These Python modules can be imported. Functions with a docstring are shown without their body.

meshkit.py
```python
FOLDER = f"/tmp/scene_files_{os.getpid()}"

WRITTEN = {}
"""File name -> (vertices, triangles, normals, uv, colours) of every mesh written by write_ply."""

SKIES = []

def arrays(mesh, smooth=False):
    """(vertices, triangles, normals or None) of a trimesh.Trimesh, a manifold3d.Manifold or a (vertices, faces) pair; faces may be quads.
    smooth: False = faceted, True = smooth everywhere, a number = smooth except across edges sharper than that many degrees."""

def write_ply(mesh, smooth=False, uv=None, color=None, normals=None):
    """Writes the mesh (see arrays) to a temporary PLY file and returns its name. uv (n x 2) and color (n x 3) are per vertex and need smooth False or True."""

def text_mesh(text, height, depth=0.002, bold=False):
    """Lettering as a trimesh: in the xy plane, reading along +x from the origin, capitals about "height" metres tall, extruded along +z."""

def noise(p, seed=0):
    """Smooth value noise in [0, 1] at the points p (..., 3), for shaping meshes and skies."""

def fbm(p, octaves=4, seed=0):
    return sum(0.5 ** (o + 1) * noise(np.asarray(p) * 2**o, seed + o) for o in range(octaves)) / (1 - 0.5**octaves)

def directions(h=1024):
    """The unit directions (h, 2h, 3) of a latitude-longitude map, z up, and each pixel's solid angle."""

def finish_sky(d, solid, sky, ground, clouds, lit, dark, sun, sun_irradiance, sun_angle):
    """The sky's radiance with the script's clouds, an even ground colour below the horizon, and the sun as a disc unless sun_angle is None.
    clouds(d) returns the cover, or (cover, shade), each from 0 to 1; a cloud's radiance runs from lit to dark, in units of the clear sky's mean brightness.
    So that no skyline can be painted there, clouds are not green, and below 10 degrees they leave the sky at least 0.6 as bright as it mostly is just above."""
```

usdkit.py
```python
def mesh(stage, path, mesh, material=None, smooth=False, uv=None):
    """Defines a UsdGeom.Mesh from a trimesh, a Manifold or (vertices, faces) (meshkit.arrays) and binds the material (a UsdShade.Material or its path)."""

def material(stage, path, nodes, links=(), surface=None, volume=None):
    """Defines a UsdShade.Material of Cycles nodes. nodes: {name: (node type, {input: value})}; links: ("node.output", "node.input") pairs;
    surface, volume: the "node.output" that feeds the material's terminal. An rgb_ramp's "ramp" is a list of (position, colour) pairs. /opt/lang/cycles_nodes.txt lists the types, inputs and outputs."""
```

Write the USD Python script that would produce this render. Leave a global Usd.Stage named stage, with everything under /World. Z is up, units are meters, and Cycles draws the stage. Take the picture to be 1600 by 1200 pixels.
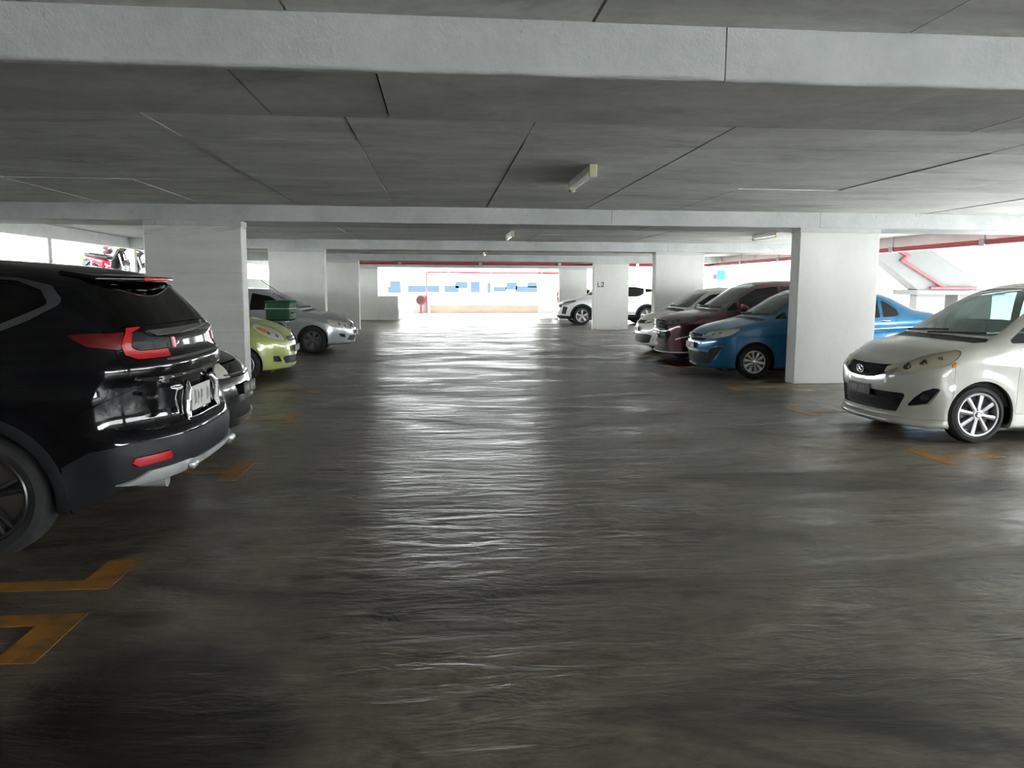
import math, numpy as np, trimesh, usdkit, meshkit
from manifold3d import Manifold, Mesh as MMesh, CrossSection, FillRule, JoinType
from pxr import Usd, UsdGeom, UsdLux, UsdShade, Gf, Sdf, Vt
from scipy.interpolate import PchipInterpolator
from scipy.ndimage import gaussian_filter1d

stage = Usd.Stage.CreateInMemory()
UsdGeom.SetStageUpAxis(stage, 'Z'); UsdGeom.SetStageMetersPerUnit(stage, 1.0)
UsdGeom.Xform.Define(stage, '/World'); UsdGeom.Scope.Define(stage, '/World/Looks')

# ---------------------------------------------------------------- camera, sky, exposure
EXPOSURE = 1.25
cam = UsdGeom.Camera.Define(stage, '/World/Camera')
F_PX, PITCH, YAW, ROLL, EYE = 1208.83, -.1232, .0921, .0043, (0.0, 0.0, 1.5)
_fw = np.array([math.sin(YAW)*math.cos(PITCH), math.cos(YAW)*math.cos(PITCH), math.sin(PITCH)])
_r = np.array([math.cos(YAW), -math.sin(YAW), 0.0]); _u = np.cross(_r, _fw)
_r2 = _r*math.cos(ROLL)+_u*math.sin(ROLL); _u2 = -_r*math.sin(ROLL)+_u*math.cos(ROLL)
_m = Gf.Matrix4d(*map(float, (*_r2, 0, *_u2, 0, *(-_fw), 0, *EYE, 1)))
cam.AddTransformOp().Set(_m)
cam.CreateHorizontalApertureAttr(36.0); cam.CreateVerticalApertureAttr(27.0)
cam.CreateFocalLengthAttr(36.0*F_PX/1600.0)
cam.CreateExposureAttr(EXPOSURE)
cam.CreateClippingRangeAttr(Gf.Vec2f(.05, 1000))
sky = UsdLux.DomeLight.Define(stage, '/World/Sky')
sky.CreateColorAttr(Gf.Vec3f(.93, .98, 1.0)); sky.CreateIntensityAttr(4.0)

# ---------------------------------------------------------------- helpers
_names = {}
def numbered(parent, name):
    k = (parent, name); n = _names.get(k, 0); _names[k] = n+1
    return name if n == 0 else f'{name}_{n:03d}'
def tag(prim, label=None, cat=None, group=None, kind=None):
    p = prim.GetPrim() if hasattr(prim, 'GetPrim') else prim
    for k, v in (('label', label), ('category', cat), ('group', group), ('kind', kind)):
        if v: p.SetCustomDataByKey(k, v)
    return p
def thing(name, label, cat, loc=(0, 0, 0), rotz=0.0, group=None, kind=None):
    path = '/World/'+numbered('/World', name)
    x = UsdGeom.Xform.Define(stage, path)
    x.AddTranslateOp().Set(Gf.Vec3d(*map(float, loc))); x.AddRotateZOp().Set(float(rotz))
    tag(x, label, cat, group, kind)
    return path
def dup(src, label, loc, rotz=0.0, group=None, name=None):
    p = stage.GetPrimAtPath(src)
    path = '/World/'+numbered('/World', name or p.GetName().rstrip('0123456789').rstrip('_'))
    x = UsdGeom.Xform.Define(stage, path)
    x.GetPrim().GetReferences().AddInternalReference(src); x.GetPrim().SetInstanceable(True)
    x.ClearXformOpOrder()
    x.AddTranslateOp(opSuffix='').Set(Gf.Vec3d(*map(float, loc))); x.AddRotateZOp().Set(float(rotz))
    tag(x, label, p.GetCustomDataByKey('category'), group)
    return path
def arr(m):
    if isinstance(m, Manifold):
        q = m.to_mesh(); return np.array(q.vert_properties[:, :3], float), np.array(q.tri_verts, int)
    if isinstance(m, trimesh.Trimesh): return np.array(m.vertices), np.array(m.faces)
    return m
def write(path, m, mat, smooth=30, field=None):
    if field is None:
        return usdkit.mesh(stage, path, m if isinstance(m, (Manifold, trimesh.Trimesh)) else (m[0], m[1]), mat, smooth=smooth)
    v, f = arr(m)
    fn = np.cross(v[f[:, 1]]-v[f[:, 0]], v[f[:, 2]]-v[f[:, 0]]); fn /= np.linalg.norm(fn, axis=1, keepdims=True)+1e-12
    g = field.grad(v); g /= np.linalg.norm(g, axis=1, keepdims=True)+1e-12
    c = g[f]; d = (c*fn[:, None]).sum(-1)
    fi = np.arange(len(f))[:, None]
    key = np.where(d > .7, f*2, np.where(d < -.7, f*2+1, 2*len(v)+np.repeat(fi, 3, 1)))     # a corner takes the smooth normal, its reverse, or its face's
    key = np.where(key >= 2*len(v), key+f*0+fi*2+np.arange(3), key)
    uq, first, inv = np.unique(key.ravel(), return_index=True, return_inverse=True)
    n = np.where((d > .7)[..., None], c, np.where((d < -.7)[..., None], -c, fn[:, None])).reshape(-1, 3)[first]
    v = v[f.ravel()[first]]; f = inv.reshape(-1, 3)
    me = UsdGeom.Mesh.Define(stage, path)
    me.CreatePointsAttr(Vt.Vec3fArray.FromNumpy(v.astype(np.float32)))
    me.CreateFaceVertexCountsAttr(Vt.IntArray.FromNumpy(np.full(len(f), 3, np.int32)))
    me.CreateFaceVertexIndicesAttr(Vt.IntArray.FromNumpy(f.astype(np.int32).ravel()))
    me.CreateSubdivisionSchemeAttr('none')
    me.CreateNormalsAttr(Vt.Vec3fArray.FromNumpy(n.astype(np.float32))); me.SetNormalsInterpolation('vertex')
    UsdShade.MaterialBindingAPI.Apply(me.GetPrim()).Bind(mat)
    return me
def part(parent, name, m, mat, smooth=30, field=None, label=None):
    v, f = arr(m)
    if len(f) == 0: return None
    path = parent+'/'+numbered(parent, name)
    me = write(path, m, mat, smooth, field)
    if label: tag(me, label)
    return path
def top(name, m, mat, label, cat, kind=None, group=None, smooth=30):
    path = '/World/'+numbered('/World', name)
    me = write(path, m, mat, smooth); tag(me, label, cat, group, kind)
    return path
def box(x0, x1, y0, y1, z0, z1):
    return Manifold.cube((x1-x0, y1-y0, z1-z0)).translate((x0, y0, z0))
def cbox(x0, x1, y0, y1, z0, z1, c=.01):
    """box with chamfered edges"""
    p = [(x, y, z) for a in (0, 1, 2) for x in ((x0, x1) if a == 0 else (x0+c, x1-c)) for y in ((y0, y1) if a == 1 else (y0+c, y1-c)) for z in ((z0, z1) if a == 2 else (z0+c, z1-c))]
    return Manifold.hull_points(np.array(p))
def tri_join(ms):
    vs, fs, n = [], [], 0
    for m in ms:
        v, f = arr(m); vs.append(v); fs.append(f+n); n += len(v)
    return trimesh.Trimesh(np.vstack(vs), np.vstack(fs), process=False)
_SPH = trimesh.creation.icosphere(2).vertices
def hull(*balls):
    """hull of balls (x, y, z, r)"""
    return Manifold.hull_points(np.vstack([_SPH*b[3]+np.array(b[:3]) for b in balls]))
def chain(pts, r, n=10):
    """tube of given radius (or radii) along points"""
    rs = [r]*len(pts) if np.ndim(r) == 0 else r
    return Manifold.batch_boolean([hull((*a, ra), (*b, rb)) for a, b, ra, rb in zip(pts[:-1], pts[1:], rs[:-1], rs[1:])], OP_ADD)
from manifold3d import OpType
OP_ADD = OpType.Add
def tube(pts, r, n=12, closed=False):
    p = np.asarray(pts, float)
    t = (np.roll(p, -1, 0)-np.roll(p, 1, 0)) if closed else np.gradient(p, axis=0)
    t /= np.linalg.norm(t, axis=1, keepdims=True)+1e-12
    a = np.cross(t, np.array([0, 0, 1.0])); bad = np.linalg.norm(a, axis=1) < .1
    a[bad] = np.cross(t[bad], np.array([1.0, 0, 0])); a /= np.linalg.norm(a, axis=1, keepdims=True)
    b = np.cross(t, a); th = np.arange(n)*2*np.pi/n
    rr = np.broadcast_to(r, (len(p),))[:, None, None]
    v = (p[:, None]+rr*(np.cos(th)[None, :, None]*a[:, None]+np.sin(th)[None, :, None]*b[:, None])).reshape(-1, 3)
    m = len(p); f = []
    for i in range(m if closed else m-1):
        for j in range(n):
            q = [i*n+j, ((i+1) % m)*n+j, ((i+1) % m)*n+(j+1) % n, i*n+(j+1) % n]
            f += [q[:3], [q[0], q[2], q[3]]]
    if not closed:
        v = np.vstack([v, p[0], p[-1]]); k = len(v)
        for j in range(n):
            f.append([k-2, j, (j+1) % n]); f.append([k-1, (m-1)*n+(j+1) % n, (m-1)*n+j])
    tm = trimesh.Trimesh(v, np.array(f), process=False); trimesh.repair.fix_normals(tm)
    return tm
def lathe_y(profile, n=48):
    """closed (r, y) profile revolved about the y axis"""
    m = CrossSection([np.array(profile, float)], FillRule.EvenOdd).revolve(n)   # revolves about y of the section -> z
    return m.transform(np.array([[1, 0, 0, 0], [0, 0, 1, 0], [0, 1, 0, 0]], float))  # z -> y
def rp(poly, r=0.0, off=0.0):
    c = CrossSection([np.array(poly, float)], FillRule.NonZero)
    if c.area() <= 1e-9: c = CrossSection([np.array(poly[::-1], float)], FillRule.NonZero)
    if r: c = c.offset(-r, JoinType.Round, 2, 24).offset(2*r, JoinType.Round, 2, 24).offset(-r, JoinType.Round, 2, 24)
    if off: c = c.offset(off, JoinType.Round, 2, 16)
    return c
def curve(pts, n=6, closed=True):
    """smooth (Catmull-Rom) outline through points"""
    p = np.asarray(pts, float); m = len(p); out = []
    for i in range(m if closed else m-1):
        a, b, c, d = (p[(i+k) % m] if closed else p[min(max(i+k, 0), m-1)] for k in (-1, 0, 1, 2))
        for t in np.arange(n)/n:
            out.append(.5*((2*b)+(-a+c)*t+(2*a-5*b+4*c-d)*t*t+(-a+3*b-3*c+d)*t**3))
    if not closed: out.append(p[-1])
    return np.array(out)
def prism(cs, axis, lo, hi):
    """axis 'side': section (x, z) along y; 'front': (y, z) along x; 'top': (x, y) along z"""
    m = cs.extrude(hi-lo).translate((0, 0, lo))
    if axis == 'side': return m.transform(np.array([[1, 0, 0, 0], [0, 0, 1, 0], [0, 1, 0, 0]], float))
    if axis == 'front': return m.transform(np.array([[0, 0, 1, 0], [1, 0, 0, 0], [0, 1, 0, 0]], float))
    return m

# ---------------------------------------------------------------- materials
def mat(name, nodes, links, surface): return usdkit.material(stage, '/World/Looks/'+name, nodes, links, surface=surface)
def plain(name, color, rough=.5, metallic=0.0, **kw):
    """a plain surface with a fine procedural unevenness in its gloss"""
    return mat(name, {'g': ('geometry', {}), 'n': ('noise_texture', {'scale': 9.0, 'detail': 4.0}),
        'm': ('map_range', {'from_min': .3, 'from_max': .7, 'to_min': max(.02, rough*.85), 'to_max': min(1, rough*1.15)}),
        'p': ('principled_bsdf', {'base_color': color, 'metallic': metallic, **kw})},
        [('g.position', 'n.vector'), ('n.fac', 'm.value'), ('m.result', 'p.roughness')], 'p.BSDF')
def paint(name, color, flake=.3, dust=.25, dustcol=(.42, .41, .37), rough=.28, spec=.5):
    """car paint: base, clear coat, dust settling on surfaces that face up"""
    return mat(name, {'g': ('geometry', {}), 'n': ('noise_texture', {'scale': 3.0, 'detail': 6.0, 'roughness': .65}),
        'sx': ('separate_xyz', {}), 'u': ('map_range', {'from_min': .35, 'from_max': .95, 'to_min': .02, 'to_max': 1.0, 'clamp': True}),
        'nm': ('map_range', {'from_min': .25, 'from_max': .75, 'to_min': .6, 'to_max': 1.2}),
        'd': ('math', {'math_type': 'multiply'}), 'd2': ('math', {'math_type': 'multiply', 'value2': dust}),
        'mx': ('mix_color', {'a': color, 'b': dustcol}), 'ro': ('map_range', {'from_min': 0.0, 'from_max': .5, 'to_min': rough, 'to_max': .6, 'clamp': True}),
        'cw': ('map_range', {'from_min': 0.0, 'from_max': .5, 'to_min': 1.0, 'to_max': .35, 'clamp': True}),
        'p': ('principled_bsdf', {'metallic': flake, 'coat_roughness': .05, 'specular_ior_level': spec})},
        [('g.position', 'n.vector'), ('g.normal', 'sx.vector'), ('sx.z', 'u.value'), ('n.fac', 'nm.value'), ('u.result', 'd.value1'), ('nm.result', 'd.value2'), ('d.value', 'd2.value1'),
         ('d2.value', 'mx.fac'), ('mx.result', 'p.base_color'), ('d2.value', 'ro.value'), ('ro.result', 'p.roughness'), ('d2.value', 'cw.value'), ('cw.result', 'p.coat_weight')], 'p.BSDF')
def glazing(name, tint, haze=0.0, gloss=.03, ior=1.5, hazecol=(.3, .33, .32)):
    """a pane: tinted see-through, mirror by fresnel, and a dust film"""
    return mat(name, {'t': ('transparent_bsdf', {'color': tint}), 'gl': ('glossy_bsdf', {'color': (1, 1, 1), 'roughness': gloss}), 'fr': ('fresnel', {'IOR': ior}),
        'df': ('diffuse_bsdf', {'color': hazecol}), 'g': ('geometry', {}), 'n': ('noise_texture', {'scale': 2.5, 'detail': 5.0}),
        'h': ('map_range', {'from_min': .2, 'from_max': .8, 'to_min': haze*.7, 'to_max': haze*1.3}),
        'a': ('mix_closure', {}), 'b': ('mix_closure', {}), 'nb': ('math', {'math_type': 'subtract', 'value1': 1.0}), 'ff': ('math', {'math_type': 'multiply'})},
        [('g.backfacing', 'nb.value2'), ('nb.value', 'ff.value1'), ('fr.fac', 'ff.value2'), ('ff.value', 'b.fac'), ('g.position', 'n.vector'), ('n.fac', 'h.value'), ('h.result', 'a.fac'), ('t.BSDF', 'a.closure1'), ('df.BSDF', 'a.closure2'), ('a.closure', 'b.closure1'), ('gl.BSDF', 'b.closure2')], 'b.closure')
# ---------------------------------------------------------------- surfaces of the car park
def concrete(name, c0, c1, rough=.75, scale=1.2, streak=(1, 1, 1), bumpy=.15, stain=None, stain_amt=0.0, lo=.38, hi=.85, ss=.45, s0=.56, s1=.70):
    return mat(name, {'g': ('geometry', {}), 'mp': ('mapping', {'mapping_type': 'point', 'scale': streak}), 'n': ('noise_texture', {'scale': scale, 'detail': 9.0, 'roughness': .62}),
        'n2': ('noise_texture', {'scale': scale*9, 'detail': 5.0, 'roughness': .7}), 'n3': ('noise_texture', {'scale': scale*ss, 'detail': 7.0, 'roughness': .72, 'distortion': .8}),
        'ad': ('math', {'math_type': 'multiply_add', 'value2': .35}), 'ra': ('rgb_ramp', {'ramp': [(lo, c0), (hi, c1)]}),
        'sr': ('map_range', {'from_min': s0, 'from_max': s1, 'to_min': 0.0, 'to_max': stain_amt, 'clamp': True}), 'mx': ('mix_color', {'b': stain or c0}),
        'bu': ('bump', {'strength': bumpy, 'distance': .01}), 'p': ('principled_bsdf', {'roughness': rough, 'specular_ior_level': .35})},
        [('g.position', 'mp.vector'), ('mp.vector', 'n.vector'), ('g.position', 'n2.vector'), ('mp.vector', 'n3.vector'), ('n2.fac', 'ad.value1'), ('n.fac', 'ad.value3'), ('ad.value', 'ra.fac'),
         ('n3.fac', 'sr.value'), ('sr.result', 'mx.fac'), ('ra.color', 'mx.a'), ('mx.result', 'p.base_color'), ('n2.fac', 'bu.height'), ('bu.normal', 'p.normal')], 'p.BSDF')
SLAB = [concrete(f'slab_concrete_{i}', a, b, .8, 1.3, (.7, 1.9, 1), .25, (.24, .24, .225), .6, .46, .90, .8, .55, .74) for i, (a, b) in enumerate([((.45, .455, .43), (.74, .74, .71)), ((.42, .425, .40), (.70, .70, .67)), ((.48, .485, .46), (.78, .78, .745))])]
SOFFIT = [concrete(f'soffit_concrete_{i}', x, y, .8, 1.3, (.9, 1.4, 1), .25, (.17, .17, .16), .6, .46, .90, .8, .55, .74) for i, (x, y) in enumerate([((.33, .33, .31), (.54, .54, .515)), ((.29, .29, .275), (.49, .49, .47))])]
WHITE = concrete('whitewashed_concrete', (.60, .61, .59), (.74, .74, .72), .75, 1.4, (1, 1, 1), .12, (.40, .40, .37), .5)
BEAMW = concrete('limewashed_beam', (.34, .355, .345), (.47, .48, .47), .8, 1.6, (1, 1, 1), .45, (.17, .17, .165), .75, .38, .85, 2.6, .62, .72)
COLW = concrete('painted_column', (.46, .46, .435), (.56, .56, .53), .7, 1.1, (1, 1, .35), .1, (.45, .44, .40), .4)
BEIGE = concrete('beige_parapet', (.36, .285, .225), (.42, .335, .265), .8, 1.0)
FACADE = concrete('white_render', (.74, .75, .75), (.82, .82, .82), .8, .4)
STAINW = concrete('green_stained_wall', (.26, .31, .285), (.40, .43, .42), .8, .8, (1, 1, .25), .1, (.07, .15, .115), .9)
PIERW = concrete('grey_render', (.38, .38, .375), (.46, .46, .45), .8, .6)
DARKW = concrete('dark_concrete', (.13, .13, .125), (.20, .20, .19), .85, .9)
SCUFFW = concrete('scuffed_column', (.50, .50, .48), (.60, .60, .575), .7, 1.3, (.55, 1, 5.5), .15, (.20, .20, .19), .75)
GROUND = concrete('outdoor_ground', (.42, .42, .40), (.52, .52, .50), .9, .1)
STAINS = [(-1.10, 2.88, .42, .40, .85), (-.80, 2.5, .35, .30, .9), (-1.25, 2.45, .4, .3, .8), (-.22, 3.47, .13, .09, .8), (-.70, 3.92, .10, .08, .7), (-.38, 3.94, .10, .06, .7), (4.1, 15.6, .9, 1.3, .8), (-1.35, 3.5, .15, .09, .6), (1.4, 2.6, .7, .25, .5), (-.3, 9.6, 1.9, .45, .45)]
FLOOR_N, FLOOR_L = {'g': ('geometry', {}),
    'm1': ('mapping', {'mapping_type': 'point', 'scale': (.55, .8, 1)}), 'n1': ('noise_texture', {'scale': .6, 'detail': 10.0, 'roughness': .72, 'distortion': .7}),
    'n2': ('noise_texture', {'scale': 6.5, 'detail': 9.0, 'roughness': .78}),
    'm3': ('mapping', {'mapping_type': 'point', 'scale': (.35, 1.0, 1), 'location': (3.1, 7.7, 0)}), 'n3': ('noise_texture', {'scale': 1.1, 'detail': 6.0, 'roughness': .62, 'distortion': 1.2}),
    'n4': ('noise_texture', {'scale': 3.0, 'detail': 2.5, 'roughness': .5, 'distortion': .4}),
    'ra': ('rgb_ramp', {'ramp': [(.30, (.058, .050, .038)), (.5, (.122, .104, .078)), (.70, (.205, .178, .136))]}),
    'fi': ('map_range', {'from_min': .3, 'from_max': .7, 'to_min': .58, 'to_max': 1.42}), 'mf': ('mix_color', {'blend_type': 'multiply', 'fac': 1.0}), 'cf': ('combine_color', {}),
    'oi': ('map_range', {'from_min': .56, 'from_max': .68, 'to_min': 0.0, 'to_max': .85, 'clamp': True}), 'mo': ('mix_color', {'b': (.026, .023, .019)}),
    'sp': ('map_range', {'from_min': .67, 'from_max': .72, 'to_min': 0.0, 'to_max': .7, 'clamp': True}), 'ms': ('mix_color', {'b': (.02, .019, .017)}),
    'ro': ('map_range', {'from_min': .36, 'from_max': .66, 'to_min': .20, 'to_max': .50, 'clamp': True}),
    'm5': ('mapping', {'mapping_type': 'point', 'scale': (1.1, 3.6, 1)}), 'n5': ('noise_texture', {'scale': 2.2, 'detail': 4.5, 'roughness': .58, 'distortion': .5}),
    'ba': ('math', {'math_type': 'multiply_add', 'value2': .06}), 'bu': ('bump', {'strength': .62, 'distance': .026}),
    'p': ('principled_bsdf', {'specular_ior_level': .5})}, [('g.position', 'm1.vector'), ('m1.vector', 'n1.vector'), ('g.position', 'n2.vector'), ('g.position', 'm3.vector'), ('m3.vector', 'n3.vector'), ('g.position', 'n4.vector'),
     ('n1.fac', 'ra.fac'), ('n2.fac', 'fi.value'), ('fi.result', 'cf.r'), ('fi.result', 'cf.g'), ('fi.result', 'cf.b'), ('ra.color', 'mf.a'), ('cf.color', 'mf.b'),
     ('n3.fac', 'oi.value'), ('oi.result', 'mo.fac'), ('mf.result', 'mo.a'), ('n4.fac', 'sp.value'), ('sp.result', 'ms.fac'), ('mo.result', 'ms.a'), ('ms.result', 'p.base_color'),
     ('n3.fac', 'ro.value'), ('ro.result', 'p.roughness'), ('g.position', 'm5.vector'), ('m5.vector', 'n5.vector'), ('n2.fac', 'ba.value1'), ('n5.fac', 'ba.value3'), ('ba.value', 'bu.height'), ('bu.normal', 'p.normal')]
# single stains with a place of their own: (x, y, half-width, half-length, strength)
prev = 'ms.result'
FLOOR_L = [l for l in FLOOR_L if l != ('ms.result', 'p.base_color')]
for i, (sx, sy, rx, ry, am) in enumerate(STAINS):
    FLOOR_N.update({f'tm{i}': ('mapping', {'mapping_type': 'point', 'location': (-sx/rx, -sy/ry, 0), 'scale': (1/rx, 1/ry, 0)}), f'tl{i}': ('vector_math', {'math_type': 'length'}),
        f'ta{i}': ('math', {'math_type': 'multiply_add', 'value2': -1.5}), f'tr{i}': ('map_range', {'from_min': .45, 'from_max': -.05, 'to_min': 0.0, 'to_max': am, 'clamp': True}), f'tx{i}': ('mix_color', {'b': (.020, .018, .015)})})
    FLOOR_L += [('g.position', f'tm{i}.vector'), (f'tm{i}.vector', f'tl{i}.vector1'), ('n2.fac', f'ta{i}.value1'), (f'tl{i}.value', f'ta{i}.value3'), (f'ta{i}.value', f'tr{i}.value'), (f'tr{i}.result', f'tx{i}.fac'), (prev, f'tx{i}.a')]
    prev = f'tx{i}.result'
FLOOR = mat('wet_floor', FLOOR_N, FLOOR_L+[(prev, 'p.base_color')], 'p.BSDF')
PIPE = plain('red_pipe_paint', (.36, .035, .05), .4)
YELLOW = mat('worn_yellow_paint', {'g': ('geometry', {}), 'n': ('noise_texture', {'scale': 7.0, 'detail': 8.0, 'roughness': .7}), 'ra': ('rgb_ramp', {'ramp': [(.36, (.10, .085, .05)), (.52, (.34, .15, .020)), (.8, (.42, .19, .03))]}), 'p': ('principled_bsdf', {'roughness': .5})},
    [('g.position', 'n.vector'), ('n.fac', 'ra.fac'), ('ra.color', 'p.base_color')], 'p.BSDF')
STEEL_G = plain('grey_steel', (.35, .35, .34), .45, .6)
TUBEW = plain('lamp_white_enamel', (.78, .79, .76), .35)
TUBEG = plain('tube_glass', (.85, .86, .86), .15)
CREAMP = plain('yellowed_plastic', (.55, .53, .34), .5)
INK = plain('dark_stencil_paint', (.035, .033, .03), .6)

# ---------------------------------------------------------------- the structure
XR, XL, Y1, PER, HS, HT, BW, CT = 5.588, -2.887, 11.786, 8.191, 2.45, 2.689, 1.0, .30
Y0, YE = -9.0, 46.5
rng = np.random.default_rng(11)
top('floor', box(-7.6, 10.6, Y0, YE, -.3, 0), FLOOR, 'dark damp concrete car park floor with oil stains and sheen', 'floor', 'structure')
ceil = thing('ceiling', 'grey board-marked concrete ceiling of rectangular slab panels', 'ceiling', kind='structure')
xj = [-7.6, -6.15, -4.78, -3.40, -2.04, -.66, .69, 2.18, 3.55, 4.80, 6.2, 7.6, 9.0, 10.6]
part(ceil, 'slab_top', box(-7.6, 10.6, Y0, YE, HT+.02, HT+.3), SLAB[1])
beam_y = [Y1+k*PER for k in (-2, -1, 0, 1, 2, 3)]
spans = []
for a, b in zip([Y0-BW]+beam_y, beam_y+[YE]):
    a0 = a+BW
    if b-a0 > 1: spans.append((a0, b))
for (a, b) in spans:
    ys = [a, a+1.98, a+4.58, b] if b-a > 6 else [a, (a+b)/2, b]
    for i in range(len(xj)-1):
        for j in range(len(ys)-1):
            dz = rng.uniform(-.005, .005)
            part(ceil, 'ceiling_panel', box(xj[i]+.007, xj[i+1]-.007, ys[j]+.004, ys[j+1]-.004, HT+dz, HT+.03), SLAB[int(rng.integers(3))])
def ragged(x0, x1, y0, y1, z0, z1, seed, step=.09, amp=.006):
    """a slab of plaster whose edges wander a little; long in x"""
    n = int((x1-x0)/step)+1; xs = np.linspace(x0, x1, n); ring = []
    pr = [(y0, z1), (y0, z0+.02), (y0+.006, z0+.006), (y0+.02, z0), (y1, z0), (y1, z1)]
    for k, (yy, zz) in enumerate(pr):
        p = np.stack([xs*3.1, np.full(n, k*.15+seed), np.full(n, zz*3)], -1)
        w = (meshkit.fbm(p, 4, seed)-.5)*2*amp
        w2 = (meshkit.fbm(p+[9, 5, 2], 4, seed+7)-.5)*2*amp
        ring.append(np.stack([xs, np.full(n, yy)+(w if k in (1, 2) else 0*w), np.full(n, zz)+(w2 if k in (1, 2, 3) else 0*w)], -1))
    v = np.stack(ring, 1).reshape(-1, 3); m = len(pr); f = []
    for i in range(n-1):
        for k in range(m):
            q = [i*m+k, i*m+(k+1) % m, (i+1)*m+(k+1) % m, (i+1)*m+k]; f += [q[:3], [q[0], q[2], q[3]]]
    for k in range(1, m-1): f += [[0, k+1, k], [(n-1)*m, (n-1)*m+k, (n-1)*m+k+1]]
    t = trimesh.Trimesh(v, np.array(f), process=False); trimesh.repair.fix_normals(t); return t
where = ['overhead behind the camera', 'nearest the camera, across the top of the view', 'over the first pair of columns', 'over the second pair of columns', 'over the third pair of columns', 'over the farthest columns']
for k, yb in enumerate(beam_y):
    bm = thing('beam', f'wide limewashed concrete ceiling beam {where[k]}', 'beam', (0, yb, 0), kind='structure')
    near = k in (1, 2)
    cuts = [-7.6, -5.4, -3.1, -.93, -.28, 2.45, 3.22, 5.4, 7.9, 10.6]
    for i in range(len(cuts)-1):
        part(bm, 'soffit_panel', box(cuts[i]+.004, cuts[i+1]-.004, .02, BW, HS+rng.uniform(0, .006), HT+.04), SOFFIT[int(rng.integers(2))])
    vc = [-7.6, -4.1, 1.31, 6.1, 10.6] if k == 1 else [-7.6, -3.6, -.5, 2.6, 5.9, 10.6]
    for i in range(len(vc)-1):
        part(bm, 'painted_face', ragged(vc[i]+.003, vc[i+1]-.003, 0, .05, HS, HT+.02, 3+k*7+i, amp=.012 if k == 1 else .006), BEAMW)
col_x = [('left', XL-1.38, XL), ('right', XR, XR+1.308)]
nth = {-1: 'nearest', 0: 'first', 1: 'second', 2: 'third', 3: 'fourth'}
for side, x0, x1 in col_x:
    for k in (-1, 0, 1, 2, 3):
        yb = Y1+k*PER
        if side == 'right' and k == -1: x0c, x1c = x0+.6, x1+.6
        else: x0c, x1c = x0, x1
        if side == 'left' and k == -1: x0c, x1c = x0-.35, x1-.35
        lab = {('left', 0): 'white wall-like column with drips between the black SUV and the lime green car', ('right', 0): 'white wall-like column between the blue sedan and the cream MPV',
               ('left', 1): 'white wall-like column behind the silver sedan', ('right', 1): 'white wall-like column behind the maroon MPV',
               ('left', 2): 'pale wall-like column just beyond the silver sedan nose', ('right', 2): 'white column bearing the small L2 mark, in front of the white SUV',
               ('left', 3): 'pale column beside the low end wall', ('right', 3): 'farthest white column behind the bonnet of the white SUV',
               ('left', -1): 'white column outside the view on the side of the black SUV', ('right', -1): 'white column outside the view on the side of the cream MPV'}[(side, k)]
        c = thing('column', lab, 'column', (0, yb, 0), kind='structure')
        part(c, 'shaft', cbox(x0c, x1c, -.004, CT, 0, HS+.01, .012), SCUFFW if (side, k) == ('left', 0) else COLW)
        part(c, 'head_band', cbox(x0c-.006, x1c+.006, -.012, CT+.006, HS-.07, HS+.004, .004), BEAMW)
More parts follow.
